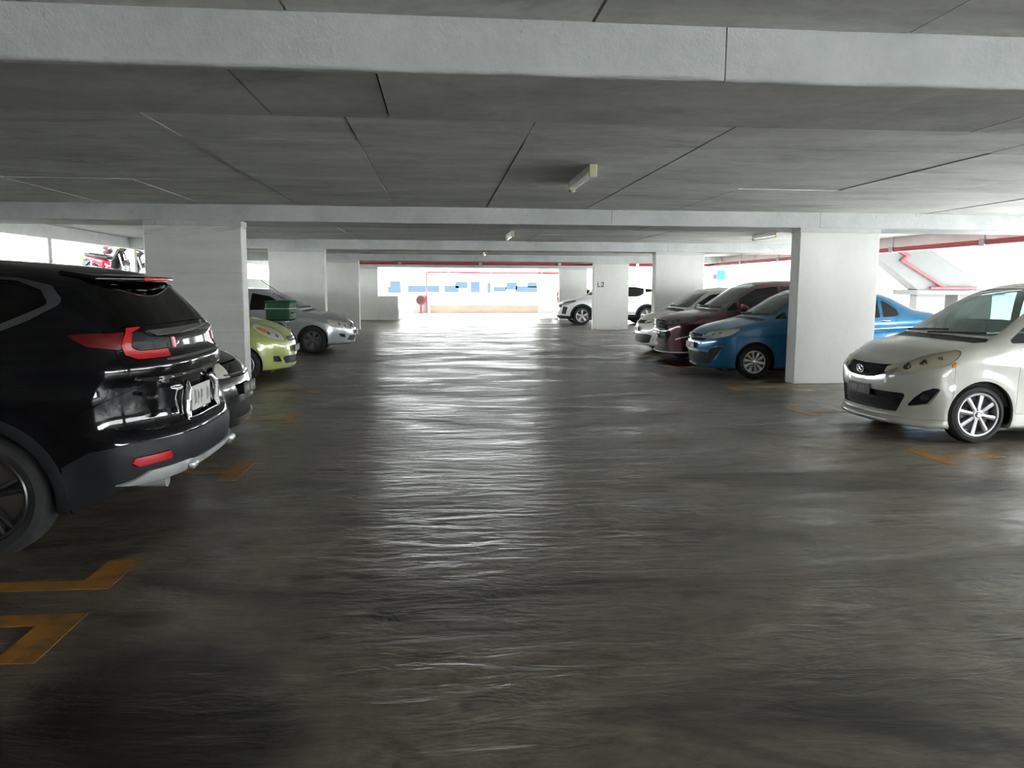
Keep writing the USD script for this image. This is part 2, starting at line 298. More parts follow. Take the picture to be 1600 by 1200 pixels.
# left side: parapet, posts, lintel, raised half-deck beyond
top('wall_left', box(-7.75, -7.6, 11.2, 38.5, 0, 1.84), COLW, 'low white wall along the bays under the long window opening', 'wall', 'structure')
top('wall_left_blocker', box(-7.75, -7.6, Y0, 11.2, 0, HT), DARKW, 'unseen dark side wall added to keep bright reflections off the black SUV', 'wall', 'structure')  # added out of view so the SUV flank mirrors something dark
top('trim_1', box(-7.75, -7.58, Y0, 38.5, 2.43, HT+.05), WHITE, 'white lintel over the long opening behind the black SUV', 'lintel', 'structure')
for i, yy in enumerate([11.85, 16.12, 20.42, 24.7, 29.0, 38.4]):
    top('window_post', cbox(-7.72, -7.6, yy-.07, yy+.07, 1.84, 2.45, .006), WHITE, f'slim white post in the opening {"behind the roof of the black SUV" if i == 1 else "beside the red motorbike" if i == 2 else "along the side wall"}', 'post', 'structure', None if i in (1, 2) else 'posts of the side wall opening')
top('wall_back', box(-7.75, 5.8, Y0-.2, Y0, 0, HT+.1)+box(5.8, 10.75, Y0-.2, Y0, 0, .9), DARKW, 'unseen dark concrete wall behind the camera, partly open to let light in', 'wall', 'structure')  # unseen; its dark tone and open part are chosen for the light
top('raised_deck', box(-16, -7.76, 2, 34, 1.30, 1.55), SLAB[1], 'raised half-level parking deck beyond the side wall', 'deck', 'structure')
top('raised_deck_shade_slab', box(-16.2, -7.76, 2, 34, 4.0, 4.3), SLAB[1], 'unseen slab added over the raised deck to darken that side', 'ceiling', 'structure')  # added out of view to hold back sky light from the left
top('raised_deck_light_stop', box(-16, -7.76, 1.8, 2, 1.55, 4.0), SLAB[1], 'unseen wall added at the end of the raised deck to cut its light', 'wall', 'structure')  # unseen, added with the slab above to close off left light
# right side: parapet, edge beam
top('wall_right', box(10.42, 10.6, Y0, YE, 0, .95), WHITE, 'low white parapet along the open side behind the parked cars', 'wall', 'structure')
top('trim_2', box(10.4, 10.6, Y0, YE, 2.44, HT+.05), WHITE, 'white edge beam above the open side with the red pipe', 'edge beam', 'structure')
# far end
top('wall_end', box(-.62, 5.8, 46.3, 46.5, 0, .49), BEIGE, 'low beige parapet at the bright far end', 'parapet', 'structure')
top('wall_end_pier', box(5.8, 7.3, 46.25, 46.5, 0, HT), PIERW, 'bright white pier at the far end beside the white SUV', 'wall', 'structure')
top('wall_end_stained', box(-2.5, -.8, 46.2, 46.45, 0, 1.11), STAINW, 'grey wall with green stains at the far end', 'wall', 'structure')
top('wall_end_low', Manifold.batch_boolean([box(-3.1, -1.97, 36.4, 36.65, 0, 1.12), box(-2.1, -1.97, 36.4, 38.2, 0, 1.12), box(-3.1, -1.95, 36.38, 36.67, 0, .5)], OP_ADD), COLW, 'low grey wall with a stepped plinth beside the far column', 'wall', 'structure')
top('trim_3', box(-7.6, 10.6, 46.3, 46.5, 2.55, HT), WHITE, 'white edge of the slab over the bright far opening', 'edge beam', 'structure')
top('floor_apron', cbox(-7.6, 10.6, 37.4, YE, -.2, .012, .004), concrete('daylight_pale_floor', (.36, .36, .345), (.46, .46, .44), .45, .8), 'far end of the floor, coloured paler to stand in for daylight', 'floor', 'structure')  # daylight on the far floor is put into this paler colour
# ---------------------------------------------------------------- pipes
def pipe_run(name, label, pts, r, brackets):
    t = thing(name, label, 'pipe')
    part(t, 'pipe_run', chain(pts, r), PIPE, 40)
    for (x, y, z, top_z) in brackets:
        part(t, 'hanger', box(x-.012, x+.012, y-.012, y+.012, z, top_z)+box(x-r*1.3, x+r*1.3, y-r*1.3, y+r*1.3, z-r*1.25, z+r*1.25), STEEL_G)
    return t
pipe_run('fire_pipe', 'red sprinkler pipe hung along the open side', [(10.28, -4, 2.4), (10.28, 28.9, 2.4), (10.28, 29.25, 2.405)], .055, [(10.28, y, 2.4, 2.70) for y in np.arange(2, 29, 3.0)])
pipe_run('fire_pipe', 'red sprinkler pipe crossing the aisle under the far slab', [(-2.95, 29.36, 2.405), (10.4, 29.36, 2.405)], .048, [(x, 29.36, 2.405, 2.70) for x in (-1.5, 1.5, 4.5, 7.5)])
pipe_run('fire_pipe', 'thin red pipe above the bright far parapet with a drop to the floor', [(7.05, 46.15, 2.40), (-.75, 46.15, 2.40), (-.8, 46.15, 2.33), (-.8, 46.15, .03)], .04, [(x, 46.15, 2.40, 2.58) for x in (0.5, 3, 6)])
# ---------------------------------------------------------------- ceiling lamps
def batten(label, x, y, L=1.22, z=HT):
    t = thing('batten_lamp', label, 'lamp', (x, y, z), group=None)
    part(t, 'housing', cbox(-.035, .035, -L/2, L/2, -.075, -.004, .006), TUBEW)
    part(t, 'end_cap', cbox(-.038, .038, -L/2-.015, -L/2+.03, -.125, -.003, .006), CREAMP); part(t, 'end_cap', cbox(-.038, .038, L/2-.03, L/2+.015, -.125, -.003, .006), CREAMP)
    part(t, 'tube', Manifold.cylinder(L-.06, .014, .014, 20).rotate((-90, 0, 0)).translate((0, -L/2+.03, -.11)), TUBEG, 40)
    return t
batten('slim white fluorescent batten, unlit, on the slab between the two nearest beams', 1.47, 8.15)
batten('slim white fluorescent batten on the slab just past the first columns', 1.50, 16.9)
batten('small distant fluorescent batten on the slab beyond the second columns', 1.46, 25.6)
batten('fluorescent batten at the edge of the view above the black SUV', -4.80, 8.3)
batten('fluorescent batten above the blue sedan', 6.95, 16.3)
# ---------------------------------------------------------------- floor markings
def mark(label, rects):
    top('bay_marking', Manifold.batch_boolean([box(a, b, c, d, 0.0005, .003) for a, b, c, d in rects], OP_ADD), YELLOW, label, 'floor marking')
LG = [('nearest yellow corner mark on the floor, its foot pointing to the camera', [(-3.4, -1.66, 3.46, 3.58), (-1.80, -1.63, 3.10, 3.58)]),
      ('yellow corner mark on the floor in front of the black SUV', [(-3.4, -1.66, 3.88, 4.0), (-1.83, -1.66, 3.88, 4.30)]),
      ('yellow T mark on the floor just behind the black SUV bumper', [(-3.4, -1.62, 6.34, 6.46), (-1.75, -1.60, 6.08, 6.74)]),
      ('yellow T mark on the floor between black SUV and first column', [(-3.4, -1.66, 8.86, 8.98), (-1.76, -1.62, 8.60, 9.26)]),
      ('faded yellow corner mark on the floor beside the first column of the SUV side', [(-3.4, -1.74, 11.4, 11.5), (-1.86, -1.74, 11.1, 11.5)]),
      ('yellow T mark on the floor beside the front wheel of the cream MPV', [(4.45, 5.10, 6.44, 6.55), (4.36, 4.50, 6.17, 6.80)]),
      ('yellow T mark on the floor ahead of the cream MPV nose', [(4.45, 5.6, 9.0, 9.1), (4.38, 4.52, 8.75, 9.35)]),
      ('yellow corner mark on the floor by the base of the blue sedan column', [(4.45, 5.6, 11.4, 11.5), (4.38, 4.52, 11.05, 11.5)]),
      ('yellow T mark on the floor between the blue sedan and the maroon MPV', [(4.45, 5.6, 14.5, 14.6), (4.38, 4.52, 14.2, 14.9)]),
      ('yellow T mark on the floor between the maroon MPV and the pearl sedan', [(4.45, 5.6, 17.0, 17.1), (4.38, 4.52, 16.7, 17.4)])]
for l, r in LG: mark(l, r)
# L2 on the third right-hand column
t2 = meshkit.text_mesh('L2', .17, .004, True)
t2.apply_transform(np.array([[1, 0, 0, XR+.12], [0, 0, -1, Y1+2*PER-.005], [0, 1, 0, 1.56], [0, 0, 0, 1.0]]))
top('column_sign', t2, INK, 'small dark L2 level mark painted on the white column', 'sign')
# ---------------------------------------------------------------- outside
top('outdoor_ground', box(-120, 160, -40, 200, -9.2, -9.0), GROUND, 'pale ground far below outside', 'ground', 'structure')
BLUEW = plain('blue_window_glass', (.021, .032, .043), .8, specular_ior_level=.05)
bl = thing('far_building', 'white building with blue windows seen through the far opening', 'building', (0, 80, 0))
part(bl, 'wall', box(-40, 45, .3, 10, -9, 12), FACADE)
part(bl, 'ledge', box(-40, 45, -.3, .3, .55, .85), FACADE)
for x0, x1, z0, z1 in [(-5.2, -3.1, 1.0, 1.55), (-4.8, -3.2, 1.55, 2.15), (-1.9, 3.2, 1.05, 1.7), (4.1, 6.4, 1.05, 1.7), (5.9, 7.9, 1.5, 2.1), (8.4, 9.9, 1.05, 2.1),
                       (11.2, 11.7, 1.0, 2.0), (12.2, 14.2, 1.15, 1.6), (14.3, 16.1, 1.35, 2.1), (15.9, 20.8, 1.1, 1.7), (17.9, 19.4, 1.6, 2.1), (21, 22, 1.1, 2.1), (22.8, 24.6, 1.0, 1.7)]:
    X_ = lambda x: x*.62-2.1
    part(bl, 'window_frame', box(X_(x0)-.08, X_(x1)+.08, .15, .32, z0-.06, z1+.06), FACADE)
    part(bl, 'window_pane', box(X_(x0), X_(x1), .1, .2, z0, z1), BLUEW)
b2 = thing('neighbour_block', 'cream block seen over the side wall behind the silver sedan', 'building', (-15, 52, 0))
part(b2, 'wall', box(-9, 3.2, -6, 12, -9, 2.95), plain('cream_render', (.62, .56, .46), .8)); part(b2, 'parapet_cap', box(-9.2, 3.4, -6.2, 12.2, 2.95, 3.05), FACADE)
b3 = thing('side_building', 'overexposed white building outside the open side', 'building', (48, 20, 0))
part(b3, 'wall', box(0, 12, -45, 45, -9, 9), FACADE)
for i in range(6): part(b3, 'sill_band', box(-.3, 0, -45, 45, -7+i*2.7, -6.8+i*2.7), FACADE)
# stepped ramp structure beyond the open side
RAMPC = concrete('ramp_concrete', (.08, .08, .078), (.105, .105, .103), .8, .8)
top('upper_shade_slab', box(11.2, 18, 6, 42, 3.5, 3.75), RAMPC, 'unseen slab added overhead outside the open side to shade it', 'ramp', 'structure')  # added out of view to cut sky light on the open side
rm = thing('ramp_frame', 'white sloping ramp beam with a pink pipe under it, outside the open side', 'ramp', (0, 22, 0))
pol = rp([(12.5, 2.69), (14.5, 2.69), (16.6, 1.47), (14.2, 1.47)])
PINK = plain('pink_pipe_paint', (.13, .030, .038), .7)
part(rm, 'sloping_beam', prism(pol, 'side', 0, .5), RAMPC)
part(rm, 'column', box(14.2, 15.1, .1, .45, -9, 1.40), RAMPC); part(rm, 'column', box(15.5, 16.6, .1, .9, -9, 1.40), RAMPC)
part(rm, 'cross_beam', cbox(14.1, 16.9, -.05, 1.2, 1.36, 1.50, .01), RAMPC)
part(rm, 'pipe', chain([(13.45, -.08, 2.63), (13.75, -.08, 2.5), (13.55, -.08, 2.36), (14.95, -.08, 1.56)], .05), PINK)
part(rm, 'pipe_foot', chain([(14.5, -.1, 1.56), (15.9, -.1, 1.56)], .045), PINK)
sg = thing('cyan_sign', 'small cyan and violet sign outside beyond the maroon MPV', 'sign', (14.65, 40, 2.24))
part(sg, 'panel', cbox(-.12, .32, -.03, .03, -.26, .24, .02), plain('cyan_plastic', (.004, .13, .14), .6)); part(sg, 'side_panel', cbox(-.34, -.14, -.03, .03, -.22, .02, .02), plain('violet_plastic', (.045, .032, .10), .6))
part(sg, 'post', box(-.03, .03, .03, .09, -11.3, .1), STEEL_G)
hr = thing('hose_reel', 'red fire hose reel with dark hub standing at the bright far end', 'hose reel', (-1.15, 46.0, 0))
part(hr, 'drum', Manifold.cylinder(.16, .27, .27, 32).rotate((90, 0, 0)).translate((0, .08, .78)), PIPE, 40)
part(hr, 'hose', Manifold.cylinder(.22, .19, .19, 24).rotate((90, 0, 0)).translate((-.05, .09, .78)), INK, 40)
part(hr, 'stand', box(-.05, .05, -.02, .06, 0, .6)+box(-.16, .16, -.06, .1, 0, .05), PIPE)
fx = thing('fire_post', 'short red post seen over the bonnet of the white SUV', 'post', (0, 0, 0))
part(fx, 'post', chain([(7.53, 44.9, .05), (7.53, 44.9, 1.62)], .16), plain('signal_red', (.62, .03, .05), .45)); part(fx, 'foot', box(7.3, 7.76, 44.7, 45.1, 0, .05), STEEL_G)
# ---------------------------------------------------------------- car bodies: an implicit surface, meshed, then cut into panels, panes and lamps
def lut(pts, sig=.02, n=1500):
    p = np.array(sorted(pts), float); x = np.linspace(p[0, 0], p[-1, 0], n)
    y = gaussian_filter1d(PchipInterpolator(p[:, 0], p[:, 1])(x), sig/(x[1]-x[0]), mode='nearest'); dy = np.gradient(y, x)
    x0, k = x[0], 1/(x[1]-x[0])
    def ev(a):
        d = np.append(np.diff(a), 0.0)
        def fn(t):
            u = np.clip((t-x0)*k, 0, n-1); i = u.astype(np.int32); return a[i]+d[i]*(u-i)
        return fn
    return ev(y), ev(dy)
def smax(a, b, k):
    h = np.maximum(k-np.abs(a-b), 0)/k
    return np.maximum(a, b)+h*h*k*.25
class Body:
    def __init__(s, sp):
        s.sp = sp
        s.top, s.dtop = lut(sp['top']); s.hw, s.dhw = lut(sp['hw']); s.plan, s.dplan = lut(sp['plan'])
        s.nose, s.dnose = lut(sp['nose'], .008); s.tail, s.dtail = lut(sp['tail'], .008)
        s.levels = {}
    def f(s, P):
        sp = s.sp; x, y, z = P[..., 0], np.abs(P[..., 1]), P[..., 2]
        xm = sp.get('xmid', -.2)
        xe = x+sp.get('cw', .16)*y*y*np.tanh((x-xm)/.5)
        T = s.top(xe)-sp.get('crown', .05)*(y/.8)**2; dT = s.dtop(xe)
        fT = (z-T)/np.sqrt(1+dT*dT)
        pl = s.plan(x); W = s.hw(z)*pl; dW = s.dhw(z)
        for (xw, rr) in sp['arches']:
            d = np.hypot(x-xw, z-sp['R']); W = W+sp.get('flare', .012)*np.exp(-((d-rr-.02)/.07)**2)
        for (zz, slope, a, w, xa, xb) in sp.get('ridges', ()):      # creases along the flank
            W = W+a*np.exp(-((z-zz-slope*x)/w)**2)/(1+np.exp((xa-x)/.12))/(1+np.exp((x-xb)/.12))
        fS = (y-W)/np.sqrt(1+dW*dW)
        cn, pn = sp.get('cf', .28), sp.get('pn', 2.6); q = y/.85
        dn = s.dnose(z); fF = (x-(s.nose(z)-cn*q**pn))/np.sqrt(1+dn*dn+(cn*pn/.85*q**(pn-1))**2)
        cr, pr = sp.get('cr', .16), sp.get('pr', 3.0)
        dr = s.dtail(z); fR = ((s.tail(z)+cr*q**pr)-x)/np.sqrt(1+dr*dr+(cr*pr/.85*q**(pr-1))**2)
        kz = np.clip((z-.85)/.4, 0, 1)
        kr = sp.get('kfender', .10)*(1-kz)+sp.get('kroof', .14)*kz
        g = smax(fT, fS, kr)
        g = smax(g, smax(fF, fR, .02), sp.get('kend', .09))
        g = smax(g, sp.get('bot', .2)-z, .05)
        for fn in sp.get('extra', ()): g = fn(g, x, y, z)
        return g
    def grad(s, v, e=6e-3):
        o = np.eye(3)*e
        return np.stack([(s.f(v+o[k])-s.f(v-o[k]))/(2*e) for k in range(3)], -1)
    def grid(s, h):
        sp = s.sp; xs = [p[1] for p in sp['nose']]; xt = [p[1] for p in sp['tail']]
        m = .1; x0, x1 = min(xt)-m, max(xs)+m; y1 = max(p[1] for p in sp['hw'])+m+.03; z0, z1 = sp.get('bot', .2)-m, max(p[1] for p in sp['top'])+m
        ny = int(math.ceil(y1/h)); s.h = h
        X = np.arange(x0, x1+h, h); Y = (np.arange(-ny, ny)+.5)*h; Z = np.arange(z0, z1+h, h)
        half = Y[ny:]
        G = np.stack(np.meshgrid(X, half, Z, indexing='ij'), -1)
        Fh = s.f(G); s.F = np.concatenate([Fh[:, ::-1], Fh], 1); s.o = (X[0], Y[0], Z[0])
    def level(s, lv):
        if lv in s.levels: return s.levels[lv]
        if lv != 0.0:                   # the same mesh pushed along the field's gradient
            s.level(0.0); v = s.v0+lv*s.g0
            for _ in range(1 if abs(lv) > .02 else 0):
                g = s.grad(v); v = v-((s.f(v)-lv)/np.maximum((g*g).sum(-1), .3))[:, None]*g*.9
            m = s.levels[lv] = Manifold(MMesh(v.astype(np.float32), s.t0)); return m
        F = s.F-lv; h = s.h; inside = F < 0
        nx, ny, nz = F.shape; cnt = np.zeros((nx-1, ny-1, nz-1)); acc = np.zeros((nx-1, ny-1, nz-1, 3))
        sl = lambda a, i, n: slice(i, n-1+i)
        C = [(i, j, k) for i in (0, 1) for j in (0, 1) for k in (0, 1)]
        get = lambda A, c: A[c[0]:nx-1+c[0], c[1]:ny-1+c[1], c[2]:nz-1+c[2]]
        for a in C:
            for ax in range(3):
                if a[ax]: continue
                b = tuple(1 if t == ax else a[t] for t in range(3))
                fa, fb = get(F, a), get(F, b); cr = (fa < 0) != (fb < 0)
                t = np.where(cr, fa/np.where(cr, fa-fb, 1), 0)
                for d in range(3):
                    acc[..., d] += np.where(cr, a[d]+(t if d == ax else 0), 0)
                cnt += cr
        act = cnt > 0; idx = -np.ones(act.shape, int); idx[act] = np.arange(act.sum())
        base = np.stack(np.nonzero(act), -1)
        v = (base+acc[act]/cnt[act][:, None])*h+np.array(s.o)
        quads = []
        for ax in range(3):
            n = [nx, ny, nz]; u, w = [t for t in range(3) if t != ax]
            if ax == 1: u, w = w, u
            lo = [slice(None)]*3; hi = [slice(None)]*3; lo[ax] = slice(0, -1); hi[ax] = slice(1, None)
            A, B = inside[tuple(lo)], inside[tuple(hi)]
            e = np.stack(np.nonzero(A != B), -1)
            ok = (e[:, u] > 0) & (e[:, w] > 0) & (e[:, u] < n[u]-1) & (e[:, w] < n[w]-1); e = e[ok]
            out = A[tuple(e.T)]
            def at(du, dw):
                q = e.copy(); q[:, u] += du; q[:, w] += dw; return idx[tuple(q.T)]
            q = np.stack([at(-1, -1), at(0, -1), at(0, 0), at(-1, 0)], -1)
            q[~out] = q[~out][:, ::-1]; quads.append(q)
        q = np.vstack(quads)
        for _ in range(2):
            fv = s.f(v)-lv; g = s.grad(v); st = (fv/np.maximum((g*g).sum(-1), .2))[:, None]*g
            ln = np.linalg.norm(st, axis=1, keepdims=True); v = v-st*np.minimum(1, .6*h/np.maximum(ln, 1e-9))
        f = np.vstack([q[:, [0, 1, 2]], q[:, [0, 2, 3]]])
        m = Manifold(MMesh(v.astype(np.float32), f.astype(np.uint32)))
        if m.is_empty(): raise RuntimeError(f'level {lv} of a body is not a manifold: {m.status()}')
        if m.volume() < 0: f = f[:, ::-1]; m = Manifold(MMesh(v.astype(np.float32), f.astype(np.uint32).copy()))
        g = s.grad(v); s.v0, s.t0, s.g0 = v, f.astype(np.uint32).copy(), g/np.maximum((g*g).sum(-1, keepdims=True), .3)
        s.levels[lv] = m
        return m

class Car:
    """cuts the body into parts. Earlier patches win over later ones; what is left is the body."""
    def __init__(s, path, spec, mats, h=.035):
        s.path, s.sp, s.M = path, spec, mats
        s.b = Body(spec); s.b.grid(h); s.h = h
        s.inner = s.b.level(-.032)
        s.shell = s.b.level(0.0)-s.inner
        for (xw, rr) in spec['arches']:
            for sgn in (1, -1):
                cyl = Manifold.cylinder(.6, rr, rr, 40).rotate((90, 0, 0)).translate((xw, .3 if sgn < 0 else .3, spec['R']))
                # cylinder spans y from .3-.6 .. .3 after rotation; move outside
                y0 = spec['tyre_in']; cyl = Manifold.cylinder(1.0, rr, rr, 48).rotate((-90, 0, 0)).translate((xw, y0, spec['R'])) if sgn > 0 else Manifold.cylinder(1.0, rr, rr, 48).rotate((90, 0, 0)).translate((xw, -y0, spec['R']))
                s.shell = s.shell-cyl; s.inner = s.inner-cyl
        s.taken = []
    def cell(s, lo, hi): return s.b.level(hi)-s.b.level(lo)
    def _cut(s, m, bb):
        for p, q in s.taken:
            if all(q[k] < bb[k+3] and q[k+3] > bb[k] for k in range(3)): m = m-p
        return m
    def patch(s, name, axis, poly, rng, mat_, r=0.0, lv=0.0, depth=None, both=False, gap=.003, keep=True, label=None, sub=None, smooth_poly=False, curved=0, parent=None):
        """returns the path(s) of the part(s)"""
        if curved: poly = curve(poly, curved)
        out = []
        for sgn in ((1, -1) if both else (1,)):
            pr = prism(rp(poly, r, -gap*.5), axis, *rng); big = prism(rp(poly, r, gap*.5), axis, *rng)
            if sgn < 0: pr, big = pr.mirror((0, 1, 0)), big.mirror((0, 1, 0))
            bb = pr.bounding_box()
            if keep:
                src = s.shell if (lv == 0.0 and depth is None) else s.cell(lv-(depth or .02), lv)
                m = s._cut(src ^ pr, bb)
                for (xw, rr) in s.sp['arches'] if lv else ():
                    pass
                out.append(part(parent or s.path, name, m, s.M[mat_], field=s.b, label=label))
            s.taken.append((big, big.bounding_box()))
        return out if both else (out[0] if out else None)
    def trim(s, name, axis, poly, rng, mat_, r=0.0, lv=.008, depth=.016, both=False, label=None, parent=None, curved=0):
        """a strip lying on the body"""
        if curved: poly = curve(poly, curved)
        for sgn in ((1, -1) if both else (1,)):
            pr = prism(rp(poly, r), axis, *rng)
            if sgn < 0: pr = pr.mirror((0, 1, 0))
            part(parent or s.path, name, s.cell(lv-depth, lv) ^ pr, s.M[mat_], field=s.b, label=label)
    def finish(s, name='body', tub=.6):
        m = s.shell
        bb = m.bounding_box()
        m = s._cut(m, bb)
        part(s.path, name, m, s.M['paint'], field=s.b)
        t = s.b.level(-.06)
        for (xw, rr) in s.sp['arches']:
            t = t-Manifold.cylinder(3, rr+.02, rr+.02, 32).rotate((90, 0, 0)).translate((xw, 1.5, s.sp['R']))
        part(s.path, 'cabin_tub', t ^ box(-4, 4, -2, 2, 0, tub), s.M['dark'])
        x0, x1 = s.sp.get('under', (-1.9, 1.9))
        w = []
        for (xw, rr) in s.sp['arches']:           # inner arch liners and axle
            w.append(Manifold.cylinder(2*s.sp['tyre_in'], rr+.01, rr+.01, 32).rotate((90, 0, 0)).translate((xw, s.sp['tyre_in'], s.sp['R'])) ^ box(-4, 4, -2, 2, s.sp['R']-.08, 2))
        glow_blocker = box(-1.5, 1.62, -.6, .6, .13 if s.sp.get('bot', .2) < .19 else .19, .34)  # low box added to stop light glowing through beneath the car
        part(s.path, 'underbody', (Manifold.batch_boolean([t ^ box(-4, 4, -2, 2, .2, .34)]+w, OP_ADD) ^ s.b.level(-.03))+glow_blocker, s.M['dark'])

def wheel_parts(R, rim, w, style, n):
    """tyre, rim, hub cap in a frame whose +y is the outer face at y=0"""
    d = w
    tyre = lathe_y([(rim-.008, -.012), (rim+.012, -.002), (R-.055, .006), (R-.022, -.006), (R-.004, -.03), (R, -.06), (R, -d+.06), (R-.004, -d+.03), (R-.03, -d+.004), (rim, -d+.01), (rim-.008, -d+.02)], 64)
    tread = []
    barrel = lathe_y([(rim+.006, -.008), (rim-.004, .0), (rim-.018, -.002), (rim-.026, -.02), (rim-.034, -.09), (rim-.034, -d+.02), (rim-.02, -d+.01), (rim-.006, -d+.01)], 64)
    sp = []
    def spoke(a, r0, r1, w0, w1, y0, y1, th):
        p = []
        for r, ww, yy in ((r0, w0, y0), (r1, w1, y1)):
            for sx, dy in ((-1, 0), (1, 0), (-1.25, -th), (1.25, -th)):
                p.append((r, dy+yy, sx*ww))
            p.append((r, yy+.006, 0))
        q = np.array(p); c, s_ = math.cos(a), math.sin(a)
        q = np.stack([q[:, 0]*c-q[:, 2]*s_, q[:, 1], q[:, 0]*s_+q[:, 2]*c], -1)
        return Manifold.hull_points(q)
    for i in range(n):
        a = 2*math.pi*(i+.25)/n
        if style == 'straight': sp.append(spoke(a, .03, rim-.012, .016, .021, -.012, -.016, .03))
        elif style == 'ten': sp.append(spoke(a, .03, rim-.012, .012, .030, -.014, -.010, .025))
        elif style == 'twin':
            for s_ in (-.13, .13): sp.append(spoke(a+s_, .05, rim-.012, .012, .013, -.012, -.012, .03))
        elif style == 'blade':
            sp.append(spoke(a, .03, rim-.012, .022, .048, -.015, -.008, .025))
        elif style == 'y':
            sp.append(spoke(a, .02, rim*.6, .022, .016, -.012, -.012, .03))
            for s_ in (-.18, .18):
                b0, b1 = np.array([rim*.55, 0]), None
                q0 = spoke(a+s_*.2, rim*.5, rim-.012, .012, .014, -.012, -.012, .03); sp.append(q0.rotate((0, 0, 0)))
                sp.append(spoke(a+s_, rim*.62, rim-.012, .011, .013, -.014, -.012, .03))
    hub = lathe_y([(0, -.004), (.045, -.006), (.06, -.016), (.062, -.06), (0, -.06)], 32)
    rimm = Manifold.batch_boolean([barrel, hub]+sp, OP_ADD)
    cap = lathe_y([(0, .004), (.022, .003), (.029, -.003), (.029, -.02), (0, -.02)], 24)
    nuts = Manifold.batch_boolean([Manifold.cylinder(.02, .008, .008, 6).rotate((90, 0, 0)).translate((.045*math.cos(t), .002, .045*math.sin(t))) for t in np.arange(5)*2*math.pi/5+.3], OP_ADD)
    disc = lathe_y([(.05, -.075), (rim-.05, -.075), (rim-.05, -.095), (.05, -.095)], 32)
    return tyre, rimm, cap, nuts, disc
def wheels(path, M, sp, rim, w, style, n, caliper=None):
    tyre, rimm, cap, nuts, disc = wheel_parts(sp['R'], rim, w, style, n)
    for (xw, rr) in sp['arches']:
        for sgn in (1, -1):
            def at(m): return (m if sgn > 0 else m.mirror((0, 1, 0))).translate((xw, sgn*sp['wy'], sp['R']))
            t = part(path, 'wheel', at(tyre), M['rubber'])
            part(t, 'rim', at(rimm), M['rim']); part(t, 'hub_cap', at(cap), M['chrome']); part(t, 'wheel_nuts', at(nuts), M['chrome']); part(t, 'brake_disc', at(disc), M['steel'])
            if caliper:
                part(t, 'brake_caliper', at(box(-rim+.055, -rim+.12, -.1, -.055, -.08, .08).rotate((0, 20, 0))), M[caliper])
def surf_x(car, y, z, inset=0.0, front=True):
    xs = np.linspace(2.6, .2, 500)*(1 if front else -1); P = np.stack([xs, np.full(500, y), np.full(500, z)], -1)
    return xs[np.argmax(car.b.f(P) < -inset)]
def surf_y(car, x, z, inset=0.0):
    ys = np.linspace(1.2, .1, 300); P = np.stack([np.full(300, x), ys, np.full(300, z)], -1)
    return ys[np.argmax(car.b.f(P) < -inset)]
def seat(x, y, w=.5):
    """car seat facing +x: cushion, backrest, head restraint"""
    cu = hull((x-.2, y-w/2+.08, .5, .08), (x-.2, y+w/2-.08, .5, .08), (x+.25, y-w/2+.08, .54, .08), (x+.25, y+w/2-.08, .54, .08), (x, y, .36, .1))
    ba = hull((x-.22, y-w/2+.07, .55, .07), (x-.22, y+w/2-.07, .55, .07), (x-.42, y-w/2+.1, 1.08, .06), (x-.42, y+w/2-.1, 1.08, .06))
    he = hull((x-.46, y-.09, 1.2, .055), (x-.46, y+.09, 1.2, .055), (x-.47, y-.07, 1.29, .045), (x-.47, y+.07, 1.29, .045))
    return cu+ba, he
def cabin(car, xd, xs, xr, zd, steer=True, low=0.0, rear_w=1.15):
    """dashboard behind the windscreen, steering wheel on the car's right, seats"""
    P, M = car.path, car.M
    dash = car.b.level(-.07) ^ prism(rp([(xd-.35, .35), (xd-.38, zd-.12), (xd-.3, zd), (xd+.25, zd+.02), (xd+.6, zd-.02), (xd+.6, .35)], .02), 'side', -1.5, 1.5)
    part(P, 'dashboard', dash, M['dark'])
    if steer:
        a = np.linspace(0, 2*np.pi, 33)[:-1]
        ring = np.stack([np.zeros(32), .18*np.cos(a), .18*np.sin(a)], -1)
        q = math.radians(-28); R_ = np.array([[math.cos(q), 0, math.sin(q)], [0, 1, 0], [-math.sin(q), 0, math.cos(q)]])
        c = np.array([xd-.47, -.36, zd+.0]); ring = ring@R_.T+c
        t = part(P, 'steering_wheel', tube(ring, .017, closed=True), M['trim_grey'])
        sp = [hull((*c, .035), (*(R_@np.array(e)+c), .014)) for e in ((0, .17, -.02), (0, -.17, -.02), (0, 0, -.17))]
        part(t, 'wheel_spoke', Manifold.batch_boolean(sp, OP_ADD), M['trim_grey'])
    for yy in (-.36, .36):
        s_, h_ = seat(xs, yy); q = part(P, 'seat', s_.translate((0, 0, low)), M['seat']); part(q, 'head_restraint', h_.translate((0, 0, low)), M['seat'])
    s_, h_ = seat(xr, 0, rear_w); q = part(P, 'rear_seat', s_.translate((0, 0, low)), M['seat'])
    for yy in (-.36, .36): part(q, 'head_restraint', seat(xr, yy)[1].translate((0, 0, low)), M['seat'])
def plate_marks(w, h, n, seed, z=.003):
    """worn, unreadable plate characters: upright strokes in the (y, z) plane, on a plate facing +x"""
    g = np.random.default_rng(seed); out = []; cw = w*.84/n
    for i in range(n):
        if i == 3: continue
        y0 = -w*.42+i*cw+cw*.18; ww = cw*.6; a, b = g.uniform(.55, .68, 2)*h*.5
        out.append(cbox(0, z, y0, y0+ww*.34, -a, b, .001)); out.append(cbox(0, z, y0+ww*g.uniform(.5, .6), y0+ww, -a*g.uniform(.2, 1), b*g.uniform(.3, 1), .001))
    return Manifold.batch_boolean(out, OP_ADD)
